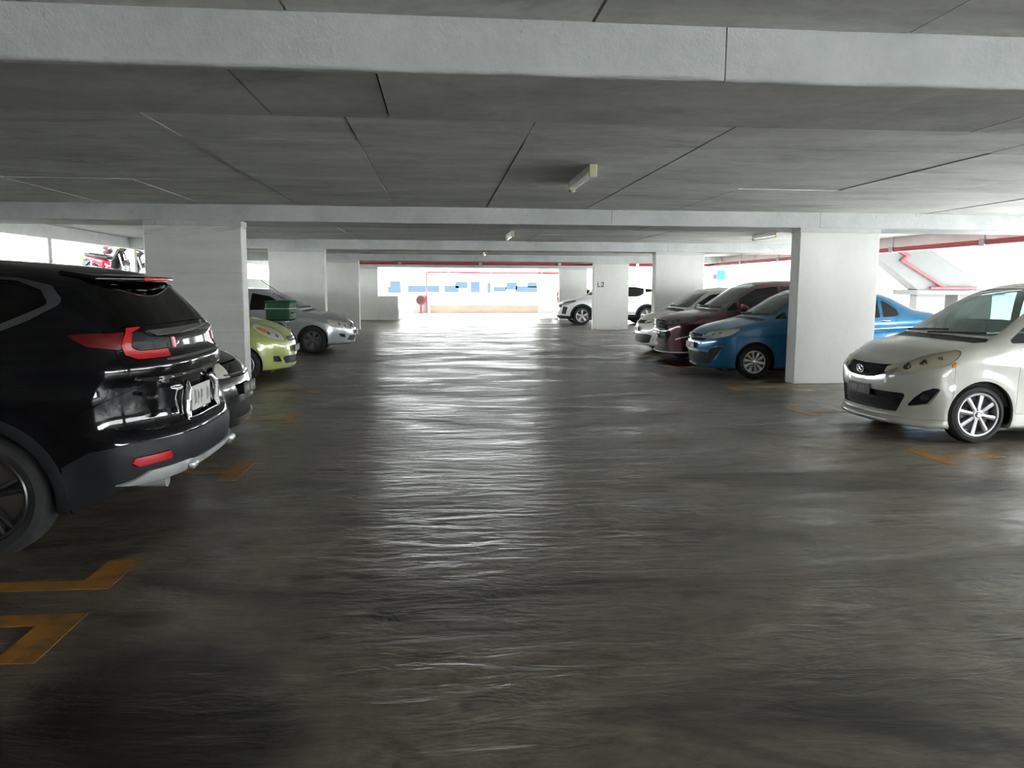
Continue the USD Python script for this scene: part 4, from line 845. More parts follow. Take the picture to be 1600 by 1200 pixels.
    c.patch('bonnet', 'top', symx([(1.275, 0), (1.245, .35), (1.165, .65), (1.4, .71), (1.62, .68), (1.80, .58), (1.93, .42), (1.985, .25), (2.0, 0)]), (.7, 1.2), 'paint', .01)
    c.patch('front_bumper', 'side', [(2.4, .1), (2.4, .62), (1.93, .655), (1.78, .69), (1.66, .725), (1.57, .76), (1.545, .60), (1.56, .3), (1.57, .1)], (-1.2, 1.2), 'paint', .003)
    c.patch('front_door', 'side', [(.92, .28), (.90, .97), (.66, 1.19), (.30, 1.39), (-.09, 1.44), (-.12, .28)], (.5, 1.2), 'paint', .02, both=True)
    c.patch('rear_door', 'side', [(-.13, .28), (-.10, 1.455), (-.64, 1.455), (-1.12, 1.31), (-1.32, 1.09), (-1.12, .85), (-.86, .55), (-.85, .28)], (.5, 1.2), 'paint', .02, both=True)
    c.patch('tail_lamp', 'side', [(-1.78, .80), (-2.3, .72), (-2.3, .98), (-1.85, .98)], (.4, 1.2), 'lamp_red', .02, lv=.002, depth=.03, both=True)
    c.patch('boot_lid', 'top', symx([(-1.78, 0), (-1.8, .60), (-2.10, .52), (-2.16, 0)]), (.9, 1.3), 'paint', .02)
    c.patch('rear_bumper', 'side', [(-1.57, .1), (-1.57, .6), (-2.4, .62), (-2.4, .1)], (-1.2, 1.2), 'paint')
    c.finish('body', .78)
    wheels(p, M, sp, .19, .175, 'ten', 10)
    cabin(c, .92, .0, -.72, 1.0, full, .0, 1.05)
    mirror(p, M, .60, .79, 1.06)
    if full: wiper(p, M, c, [(-.10, 1.062), (.25, 1.075), (.58, 1.085)]); wiper(p, M, c, [(-.60, 1.07), (-.25, 1.085), (.10, 1.10)])
    handle(p, M, c, .03, .93, m='paint'); handle(p, M, c, -1.03, .985, m='chrome')
    return p

def maroon_mpv(loc, rotz):
    sp = dict(R=.305, arches=[(1.375, .352), (-1.375, .352)], wy=.84, tyre_in=.60, bot=.19, crown=.05, cw=.26, cf=.34, pn=2.6, cr=.14, kfender=.10, kroof=.15, kend=.06, flare=.014,
        top=[(-2.2, 1.0), (-2.1, 1.3), (-1.9, 1.52), (-1.6, 1.62), (-1.0, 1.67), (-.3, 1.68), (.1, 1.655), (.45, 1.565), (.85, 1.34), (1.22, 1.12), (1.45, 1.065), (1.75, 1.02), (2.0, .95), (2.12, .86), (2.2, .7), (2.25, .5)],
        nose=[(.1, 2.08), (.2, 2.14), (.35, 2.17), (.6, 2.205), (.8, 2.20), (.9, 2.14), (1.0, 2.0), (1.8, 1.6)],
        tail=[(.1, -2.1), (.3, -2.16), (.7, -2.18), (1.0, -2.14), (1.4, -2.0), (1.8, -1.8)],
        hw=[(.1, .83), (.3, .855), (.6, .865), (.85, .862), (1.0, .845), (1.12, .81), (1.35, .74), (1.55, .665), (1.75, .58)],
        plan=[(-2.3, .93), (-1.6, .985), (0, 1.0), (1.4, 1.0), (1.9, .985), (2.3, .95)], ridges=[(.86, -.03, .012, .045, -2, 1.8)])
    p = thing('mpv_car', 'dark maroon MPV with a wide black grille, between the blue sedan and the pearl car', 'car', loc, rotz)
    M = kit(paint('maroon_paint', (.075, .006, .012), .25, .2, (.30, .28, .27), .25)); c = Car(p, sp, M, .036)
    c.patch('windscreen', 'front', sym([(0, 1.13), (.45, 1.125), (.69, 1.12), (.715, 1.14), (.63, 1.38), (.55, 1.575), (.3, 1.60), (0, 1.60)]), (.25, 1.6), 'screen', .01, lv=-.004, depth=.008)
    panes(c, [('quarter_glass', [(1.02, 1.07), (.78, 1.08), (.78, 1.25)]), ('front_door_glass', [(.72, 1.08), (.72, 1.29), (.36, 1.50), (-.08, 1.56), (-.1, 1.08)]), ('rear_door_glass', [(-.17, 1.08), (-.15, 1.56), (-1.0, 1.56), (-1.02, 1.09)]), ('rear_quarter_glass', [(-1.1, 1.1), (-1.08, 1.55), (-1.65, 1.5), (-1.85, 1.28), (-1.8, 1.13)])])
    hl = [(2.17, .83), (2.05, .885), (1.8, .94), (1.58, .965), (1.62, .90), (1.8, .845), (2.0, .80), (2.15, .79)]
    c.patch('headlamp', 'side', hl, (.40, 1.2), 'lens', lv=.001, depth=.008, both=True, curved=4)
    for s in (1, -1):
        pr = prism(rp(curve(hl, 4)), 'side', .3, 1.2); pr = pr if s > 0 else pr.mirror((0, 1, 0))
        part(p, 'headlamp_housing', (c.cell(-.032, -.014) ^ pr)-bulb_holes(c, [(.56, .845), (.66, .87)], .034), M['housing_dark'], field=c.b)
    hl_bulbs(c, [(.56, .845), (.66, .87)], .034)
    gr = sym([(0, .87), (.30, .86), (.46, .80), (.60, .66), (.62, .58), (.50, .44), (.42, .42), (0, .42)])
    c.patch('grille', 'front', gr, (1.5, 2.4), 'gloss', .015, lv=-.02, depth=.012)
    for i in range(5): c.trim('grille_bar', 'front', [(-.5+.02*i, .50+i*.062), (.5-.02*i, .50+i*.062), (.5-.02*i, .525+i*.062), (-.5+.02*i, .525+i*.062)], (1.5, 2.4), 'black', 0, -.006, .014)
    emblem_oval(p, M, 2.205, .835, .085, .055, -12)
    plate(p, M, 2.20, .545, .44, .11, 23)
    c.patch('lower_intake', 'front', sym([(0, .34), (.55, .35), (.5, .24), (0, .235)]), (1.5, 2.4), 'black', .02, lv=-.026, depth=.012)
    c.trim('bumper_blade', 'side', [(2.3, .205), (2.3, .235), (1.9, .26), (1.76, .27), (1.76, .25), (1.9, .23)], (-1.2, 1.2), 'satin', 0, .008, .02)
    c.trim('fog_lamp_trim', 'side', [(2.0, .50), (1.93, .545), (1.78, .58), (1.78, .565), (1.9, .53), (1.98, .49)], (.5, 1.2), 'satin', 0, .006, .02, both=True)
    c.patch('cowl', 'top', [(1.16, .74), (1.26, .68), (1.36, .38), (1.39, 0), (1.36, -.38), (1.26, -.68), (1.16, -.74), (1.10, -.7), (1.20, -.38), (1.23, 0), (1.20, .38), (1.10, .7)], (.9, 1.4), 'black', 0, lv=-.006, depth=.02)
    c.patch('bonnet', 'top', symx([(1.39, 0), (1.36, .38), (1.26, .69), (1.5, .755), (1.8, .73), (1.98, .60), (2.10, .40), (2.13, 0)]), (.8, 1.3), 'paint', .01)
    c.patch('front_bumper', 'side', [(2.5, .1), (2.5, .78), (2.0, .79), (1.8, .83), (1.70, .86), (1.71, .1)], (-1.2, 1.2), 'paint', .003)
    c.patch('front_door', 'side', [(1.0, .3), (1.0, 1.03), (.75, 1.30), (.38, 1.53), (-.10, 1.595), (-.13, .3)], (.5, 1.2), 'paint', .02, both=True)
    c.patch('rear_door', 'side', [(-.14, .3), (-.11, 1.595), (-1.03, 1.595), (-1.05, .7), (-1.0, .3)], (.5, 1.2), 'paint', .02, both=True)
    c.finish('body', .86)
    wheels(p, M, sp, .205, .185, 'twin', 5)
    cabin(c, 1.02, .0, -.9, 1.07, True, .1)
    mirror(p, M, .72, .83, 1.12)
    wiper(p, M, c, [(-.10, 1.13), (.25, 1.145), (.60, 1.15)]); wiper(p, M, c, [(-.62, 1.14), (-.25, 1.16), (.10, 1.17)])
    return p

def small_hatch(loc, rotz, name, label, paint_mat, kind, h=.036):
    """the pearl, lime and black small cars: same class of body, different faces"""
    lime = kind == 'lime'
    sp = dict(R=.275, arches=[(1.22, .318), (-1.22, .318)], wy=.795, tyre_in=.56, bot=.17, crown=.05, cw=.28, cf=.40 if lime else .34, pn=2.3 if lime else 2.6, cr=.14, kfender=.16 if lime else .11, kroof=.17, kend=.10 if lime else .07, flare=.014,
        top=[(-1.85, .95), (-1.78, 1.2), (-1.6, 1.42), (-1.3, 1.50), (-.7, 1.54), (-.1, 1.545), (.25, 1.51), (.55, 1.41), (.85, 1.225), (1.08, 1.07), (1.22, 1.005), (1.45, .945), (1.68, .86), (1.82, .77), (1.9, .62), (1.96, .4)],
        nose=[(.1, 1.84), (.2, 1.89), (.32, 1.91), (.5, 1.925), (.62, 1.915), (.72, 1.88), (.82, 1.80), (1.0, 1.6), (1.7, 1.3)],
        tail=[(.1, -1.7), (.3, -1.77), (.6, -1.8), (.9, -1.79), (1.2, -1.72), (1.45, -1.6), (1.7, -1.5)],
        hw=[(.1, .79), (.3, .815), (.55, .828), (.8, .825), (.93, .81), (1.05, .775), (1.25, .715), (1.45, .635), (1.6, .55)],
        plan=[(-1.9, .92), (-1.4, .98), (0, 1.0), (1.2, 1.0), (1.6, .985), (2.0, .94)], ridges=[(.78, -.03, .010, .045, -1.7, 1.5)])
    p = thing(name, label, 'car', loc, rotz)
    M = kit(paint_mat); c = Car(p, sp, M, h)
    c.patch('windscreen', 'front', sym([(0, 1.085), (.45, 1.08), (.66, 1.07), (.685, 1.09), (.60, 1.30), (.52, 1.435), (.3, 1.455), (0, 1.46)]), (.25, 1.5), 'screen', .01, lv=-.004, depth=.008)
    panes(c, [('front_door_glass', [(.78, 1.02), (.70, 1.15), (.36, 1.36), (-.05, 1.43), (-.08, 1.03)]), ('rear_door_glass', [(-.15, 1.03), (-.12, 1.43), (-.75, 1.42), (-1.0, 1.32), (-1.0, 1.05)])])
    c.patch('rear_window', 'front', sym([(0, 1.1), (.58, 1.1), (.48, 1.4), (0, 1.42)]), (-2.1, -1.3), 'dark_glass', .04, lv=-.004, depth=.008)
    if lime: hl = [(1.90, .66), (1.82, .74), (1.66, .83), (1.46, .905), (1.36, .92), (1.40, .85), (1.52, .76), (1.66, .69), (1.82, .635)]
    elif kind == 'pearl': hl = [(1.90, .70), (1.78, .77), (1.6, .83), (1.42, .86), (1.47, .80), (1.6, .74), (1.78, .69), (1.88, .67)]
    else: hl = [(1.88, .70), (1.76, .78), (1.56, .84), (1.46, .85), (1.5, .77), (1.66, .70), (1.84, .66)]
    c.patch('headlamp', 'side', hl, (.36, 1.2), 'lens', lv=.001, depth=.008, both=True, curved=4)
    for s in (1, -1):
        pr = prism(rp(curve(hl, 4)), 'side', .3, 1.2); pr = pr if s > 0 else pr.mirror((0, 1, 0))
        part(p, 'headlamp_housing', (c.cell(-.032, -.014) ^ pr)-bulb_holes(c, [(.50, .715), (.60, .76)], .036), M['housing'], field=c.b)
    hl_bulbs(c, [(.50, .715), (.60, .76)], .036)
    if lime: c.trim('turn_signal', 'side', [(1.60, .80), (1.47, .862), (1.42, .868), (1.44, .84), (1.56, .775)], (.4, 1.2), 'amber', .004, -.012, .02, both=True)
    if kind == 'pearl':
        c.patch('grille', 'front', sym([(0, .76), (.35, .765), (.44, .74), (.36, .705), (0, .695)]), (1.4, 2.3), 'gloss', .008, lv=-.015, depth=.012)
        c.trim('grille_trim', 'front', sym([(0, .675), (.34, .685), (.56, .72), (.56, .74), (.34, .705), (0, .695)]), (1.4, 2.3), 'chrome', 0, .010, .03)
        c.patch('lower_intake', 'front', sym([(0, .44), (.52, .45), (.68, .42), (.60, .26), (.52, .235), (0, .23)]), (1.3, 2.3), 'black', .015, lv=-.024, depth=.012)
        for i in range(3): c.trim('intake_bar', 'front', [(-.58, .275+.055*i), (.58, .275+.055*i), (.58, .29+.055*i), (-.58, .29+.055*i)], (1.3, 2.3), 'black', 0, -.004, .014)
        plate(p, M, 1.935, .555, .44, .11, 31)
    elif lime:
        c.patch('grille', 'front', sym([(0, .70), (.26, .70), (.34, .68), (.28, .63), (0, .62)]), (1.4, 2.3), 'black', .02, lv=-.016, depth=.012)
        c.trim('grille_bar', 'front', [(-.3, .655), (.3, .655), (.3, .675), (-.3, .675)], (1.4, 2.3), 'chrome', 0, .002, .014)
        c.patch('lower_intake', 'front', sym([(0, .38), (.40, .39), (.50, .36), (.42, .27), (0, .26)]), (1.3, 2.3), 'black', .02, lv=-.024, depth=.012)
        c.patch('fog_lamp_recess', 'front', [(.50, .30), (.66, .32), (.66, .40), (.56, .40)], (1.2, 2.3), 'black', .015, lv=-.02, depth=.012, both=True)
        plate(p, M, 1.938, .50, .44, .11, 41)
    else:
        c.patch('grille', 'front', sym([(0, .80), (.40, .79), (.46, .74), (.38, .66), (0, .655)]), (1.4, 2.3), 'gloss', .015, lv=-.018, depth=.012)
        for i in range(1): c.trim('grille_bar', 'front', [(-.40, .68+.035*i), (.40, .68+.035*i), (.40, .695+.035*i), (-.40, .695+.035*i)], (1.4, 2.3), 'chrome', 0, .004, .02)
        c.patch('lower_intake', 'front', sym([(0, .42), (.50, .43), (.56, .28), (0, .26)]), (1.3, 2.3), 'black', .02, lv=-.024, depth=.012)
        plate(p, M, 1.935, .54, .44, .11, 51)
    c.patch('cowl', 'top', [(1.02, .70), (1.11, .64), (1.20, .35), (1.225, 0), (1.20, -.35), (1.11, -.64), (1.02, -.70), (.97, -.68), (1.06, -.35), (1.09, 0), (1.06, .35), (.97, .68)], (.8, 1.3), 'black', 0, lv=-.006, depth=.02)
    c.patch('bonnet', 'top', symx([(1.225, 0), (1.20, .35), (1.11, .66), (1.3, .72), (1.5, .70), (1.68, .60), (1.80, .40), (1.85, 0)]), (.68, 1.2), 'paint', .01)
    c.patch('front_bumper', 'side', [(2.3, .1), (2.3, .61), (1.8, .62), (1.64, .68), (1.53, .74), (1.52, .5), (1.55, .1)], (-1.2, 1.2), 'paint', .003)
    c.patch('front_door', 'side', [(.88, .28), (.86, 1.0), (.72, 1.18), (.36, 1.39), (-.09, 1.465), (-.11, .28)], (.5, 1.2), 'paint', .02, both=True)
    c.patch('rear_door', 'side', [(-.12, .28), (-.10, 1.465), (-.76, 1.45), (-1.03, 1.34), (-1.0, .8), (-.86, .55), (-.85, .28)], (.5, 1.2), 'paint', .02, both=True)
    c.patch('tail_lamp', 'side', [(-1.6, .78), (-2, .78), (-2, 1.08), (-1.62, 1.08)], (.5, 1.2), 'lamp_red', .02, lv=.002, depth=.03, both=True)
    c.patch('rear_bumper', 'side', [(-1.54, .1), (-1.54, .6), (-2.1, .6), (-2.1, .1)], (-1.2, 1.2), 'paint')
    c.finish('body', .78)
    wheels(p, M, sp, .185, .17, 'straight', 7)
    cabin(c, .88, -.05, -.75, 1.0, True, .0, 1.05)
    mirror(p, M, .72, .79, 1.07)
    wiper(p, M, c, [(-.10, 1.085), (.25, 1.095), (.58, 1.10)]); wiper(p, M, c, [(-.60, 1.09), (-.25, 1.11), (.10, 1.12)])
    return p

def silver_sedan(loc, rotz):
    sp = dict(R=.30, arches=[(1.3, .345), (-1.3, .345)], wy=.84, tyre_in=.60, bot=.18, crown=.04, cw=.26, cf=.44, pn=2.3, cr=.2, kfender=.13, kroof=.16, kend=.10, flare=.014,
        top=[(-2.2, .98), (-2.05, 1.05), (-1.75, 1.08), (-1.5, 1.12), (-1.1, 1.30), (-.7, 1.43), (-.2, 1.47), (.15, 1.455), (.5, 1.36), (.85, 1.18), (1.15, 1.02), (1.35, .96), (1.65, .895), (1.92, .80), (2.08, .71), (2.18, .58), (2.26, .4)],
        nose=[(.1, 2.10), (.2, 2.16), (.32, 2.19), (.48, 2.215), (.58, 2.21), (.68, 2.17), (.78, 2.06), (1.0, 1.8), (1.7, 1.4)],
        tail=[(.1, -2.05), (.3, -2.12), (.6, -2.16), (.9, -2.15), (1.05, -2.17), (1.4, -2.0)],
        hw=[(.1, .82), (.3, .85), (.55, .862), (.8, .86), (.93, .845), (1.05, .80), (1.2, .745), (1.35, .68), (1.47, .6), (1.6, .5)],
        plan=[(-2.3, .90), (-1.6, .975), (-.5, 1.0), (1.3, 1.0), (1.75, .985), (2.3, .92)], ridges=[(.76, -.04, .010, .045, -2.0, 1.6)])
    p = thing('sedan_car', 'silver sedan with dusty bonnet parked nose out beside the far column', 'car', loc, rotz)
    M = kit(paint('silver_paint', (.42, .43, .45), .55, .32, (.33, .32, .29), .3), rim=plain('dull_steel_wheel', (.10, .10, .10), .5, .5)); c = Car(p, sp, M, .036)
    c.patch('windscreen', 'front', sym([(0, 1.035), (.45, 1.03), (.69, 1.02), (.71, 1.04), (.63, 1.23), (.55, 1.36), (.3, 1.385), (0, 1.39)]), (.25, 1.6), 'screen', .01, lv=-.004, depth=.008)
    panes(c, [('front_door_glass', [(.86, .98), (.72, 1.08), (.34, 1.295), (-.05, 1.365), (-.08, .99)]), ('rear_door_glass', [(-.15, .99), (-.12, 1.365), (-.6, 1.34), (-.95, 1.2), (-1.0, 1.01)])])
    c.patch('rear_window', 'front', sym([(0, 1.14), (.6, 1.13), (.5, 1.36), (0, 1.38)]), (-1.7, -.6), 'dark_glass', .04, lv=-.004, depth=.008)
    hl = [(2.20, .57), (2.10, .645), (1.92, .725), (1.72, .765), (1.63, .755), (1.66, .69), (1.76, .625), (1.92, .575), (2.12, .535)]
    c.patch('headlamp', 'side', hl, (.36, 1.2), 'lens', lv=.001, depth=.008, both=True, curved=4)
    for s in (1, -1):
        pr = prism(rp(curve(hl, 4)), 'side', .3, 1.2); pr = pr if s > 0 else pr.mirror((0, 1, 0))
        part(p, 'headlamp_housing', (c.cell(-.032, -.014) ^ pr)-bulb_holes(c, [(.55, .605), (.66, .65)], .04), M['housing'], field=c.b)
    hl_bulbs(c, [(.55, .605), (.66, .65)], .04)
    c.patch('grille', 'front', sym([(0, .66), (.28, .655), (.36, .62), (.28, .56), (0, .55)]), (1.5, 2.5), 'black', .02, lv=-.018, depth=.012)
    c.trim('grille_trim', 'front', sym([(0, .675), (.30, .67), (.40, .625), (.30, .54), (0, .53), (0, .55), (.28, .56), (.36, .62), (.28, .655), (0, .66)])[:10], (1.5, 2.5), 'chrome', 0, .008, .02)
    c.patch('lower_intake', 'front', sym([(0, .38), (.45, .39), (.52, .28), (0, .26)]), (1.4, 2.5), 'black', .02, lv=-.024, depth=.012)
    c.patch('fog_lamp_recess', 'side', [(2.02, .34), (1.92, .37), (1.88, .44), (2.0, .43)], (.5, 1.2), 'black', .012, lv=-.02, depth=.012, both=True)
    plate(p, M, 2.225, .46, .44, .11, 61)
    c.patch('cowl', 'top', [(1.10, .74), (1.19, .66), (1.28, .35), (1.31, 0), (1.28, -.35), (1.19, -.66), (1.10, -.74), (1.05, -.7), (1.14, -.35), (1.17, 0), (1.14, .35), (1.05, .7)], (.8, 1.3), 'black', 0, lv=-.006, depth=.02)
    c.patch('bonnet', 'top', symx([(1.31, 0), (1.28, .35), (1.19, .68), (1.45, .75), (1.72, .74), (1.90, .64), (2.06, .44), (2.12, .25), (2.13, 0)]), (.62, 1.2), 'paint', .01)
    c.patch('front_bumper', 'side', [(2.5, .1), (2.5, .55), (2.1, .525), (1.92, .565), (1.75, .615), (1.655, .68), (1.64, .5), (1.655, .1)], (-1.2, 1.2), 'paint', .003)
    c.patch('front_door', 'side', [(.96, .28), (.94, .96), (.74, 1.11), (.34, 1.325), (-.09, 1.40), (-.11, .28)], (.5, 1.2), 'paint', .02, both=True)
    c.patch('rear_door', 'side', [(-.12, .28), (-.10, 1.40), (-.61, 1.375), (-.99, 1.22), (-1.06, .85), (-.92, .55), (-.9, .28)], (.5, 1.2), 'paint', .02, both=True)
    c.patch('rear_bumper', 'side', [(-1.65, .1), (-1.65, .6), (-2.5, .6), (-2.5, .1)], (-1.2, 1.2), 'paint')
    c.finish('body', .76)
    wheels(p, M, sp, .20, .18, 'blade', 6)
    cabin(c, .95, .0, -.75, .96, True, -.03, 1.05)
    mirror(p, M, .80, .82, 1.02)
    wiper(p, M, c, [(-.10, 1.035), (.25, 1.045), (.62, 1.05)]); wiper(p, M, c, [(-.62, 1.04), (-.25, 1.06), (.10, 1.07)])
    part(p, 'roof_aerial', chain([(.30, .45, 1.40), (-.1, .47, 1.66)], .006), M['black'])
    return p

def white_suv(loc, rotz):
    sp = dict(R=.37, arches=[(1.365, .43), (-1.365, .43)], wy=.905, tyre_in=.64, bot=.26, crown=.05, cw=.22, cf=.34, pn=2.6, cr=.18, kfender=.10, kroof=.15, kend=.06, flare=.015,
        top=[(-2.2, 1.2), (-2.0, 1.5), (-1.7, 1.62), (-1.1, 1.69), (-.3, 1.71), (.15, 1.68), (.45, 1.60), (.8, 1.40), (1.08, 1.22), (1.3, 1.15), (1.7, 1.07), (2.05, .97), (2.2, .86), (2.3, .7), (2.35, .5)],
        nose=[(.15, 2.14), (.3, 2.24), (.5, 2.29), (.75, 2.30), (.88, 2.25), (1.0, 2.1), (1.8, 1.6)],
        tail=[(.15, -2.0), (.35, -2.12), (.6, -2.16), (.9, -2.14), (1.1, -2.1), (1.4, -1.95), (1.8, -1.7)],
        hw=[(.2, .87), (.4, .915), (.65, .93), (.9, .925), (1.1, .90), (1.25, .855), (1.4, .80), (1.58, .70), (1.75, .6)],
        plan=[(-2.3, .92), (-1.6, .985), (0, 1.0), (1.4, 1.0), (1.9, .985), (2.4, .94)], ridges=[(.98, 0, .014, .04, -2, 1.9), (.55, .02, .012, .06, -.9, .9)])
    p = thing('suv_car', 'white SUV with grey cladding and red brake calipers behind the L2 column', 'car', loc, rotz)
    M = kit(paint('white_paint', (.72, .73, .73), .0, .12, (.55, .54, .5), .2)); c = Car(p, sp, M, .045)
    c.patch('windscreen', 'front', sym([(0, 1.22), (.7, 1.22), (.6, 1.55), (0, 1.62)]), (.2, 1.6), 'screen', .03, lv=-.004, depth=.008)
    panes(c, [('front_door_glass', [(.82, 1.17), (.60, 1.36), (.2, 1.54), (-.08, 1.58), (-.1, 1.17)]), ('rear_door_glass', [(-.16, 1.17), (-.14, 1.58), (-.9, 1.56), (-1.25, 1.50), (-1.22, 1.30), (-1.08, 1.22), (-.95, 1.19)]), ('rear_quarter_glass', [(-1.32, 1.36), (-1.33, 1.50), (-1.6, 1.47), (-1.72, 1.40)])], 'dark_glass', (.5, 1.2))
    hl = [(2.26, .86), (2.1, .925), (1.8, .985), (1.6, 1.0), (1.75, .93), (2.0, .87), (2.2, .82)]
    c.patch('headlamp', 'side', hl, (.5, 1.2), 'gloss', lv=.002, depth=.02, both=True, curved=3)
    c.trim('daytime_lamp', 'side', [(2.2, .835), (1.95, .895), (1.72, .955), (1.72, .965), (1.97, .91), (2.2, .855)], (.5, 1.2), 'chrome', 0, .006, .01, both=True)
    c.patch('grille', 'front', sym([(0, .84), (.5, .84), (.58, .75), (.42, .5), (0, .48)]), (1.6, 2.5), 'gloss', .02, lv=-.018, depth=.012)
    for i in range(5): c.trim('grille_bar', 'front', [(-.46, .53+.06*i), (.46, .53+.06*i), (.46, .545+.06*i), (-.46, .545+.06*i)], (1.6, 2.5), 'chrome', 0, .004, .02)
    c.patch('fog_lamp_recess', 'side', [(2.17, .46), (2.02, .44), (1.96, .74), (2.12, .76)], (.5, 1.2), 'cladding', .02, lv=-.012, depth=.014, both=True)
    c.patch('bonnet', 'top', symx([(1.22, 0), (1.15, .72), (1.7, .79), (2.05, .6), (2.17, 0)]), (.9, 1.4), 'paint', .02)
    c.patch('front_door', 'side', [(.98, .42), (.96, 1.13), (.62, 1.40), (.2, 1.575), (-.11, 1.615), (-.13, .42)], (.5, 1.2), 'paint', .02, both=True)
    c.patch('rear_door', 'side', [(-.14, .42), (-.12, 1.615), (-.9, 1.595), (-1.28, 1.53), (-1.24, 1.27), (-.94, 1.0), (-.88, .42)], (.5, 1.2), 'paint', .02, both=True)
    cladding(c, 'cladding', .07)
    c.patch('sill', 'side', [(.96, .2), (.96, .46), (-.96, .46), (-.96, .2)], (.5, 1.2), 'cladding', .02, lv=.01, depth=.04, both=True)
    c.patch('bumper_lip', 'side', [(2.5, .2), (2.5, .40), (1.82, .36), (1.82, .2)], (-1.2, 1.2), 'cladding', .01, lv=.006, depth=.03)
    c.patch('tail_lamp', 'side', [(-1.75, 1.0), (-2.3, .95), (-2.3, 1.12), (-1.9, 1.15)], (.5, 1.2), 'lamp_red', .02, lv=.003, depth=.03, both=True)
    c.finish('body', .96)
    wheels(p, M, sp, .255, .22, 'blade', 5, 'red_paint')
    cabin(c, .95, .0, -.8, 1.1, True, .15)
    mirror(p, M, .70, .86, 1.24)
    return p
BASE['lamp_bright'] = mat('bright_red_lens', {'p': ('principled_bsdf', {'base_color': (.38, .010, .016), 'roughness': .16, 'coat_weight': 1.0})}, [], 'p.BSDF')
BASE['lamp_pale'] = plain('pale_red_lens', (.74, .26, .28), .3)
BASE['smoke'] = glazing('smoked_lamp_pane', (.10, .11, .12), .12, .05, 1.5, (.18, .20, .20))
BASE['dark_satin'] = plain('dark_chrome', (.11, .11, .115), .35, .7)
BASE['lamp_deep'] = plain('deep_red_lens', (.10, .002, .004), .12, coat_weight=1.0)
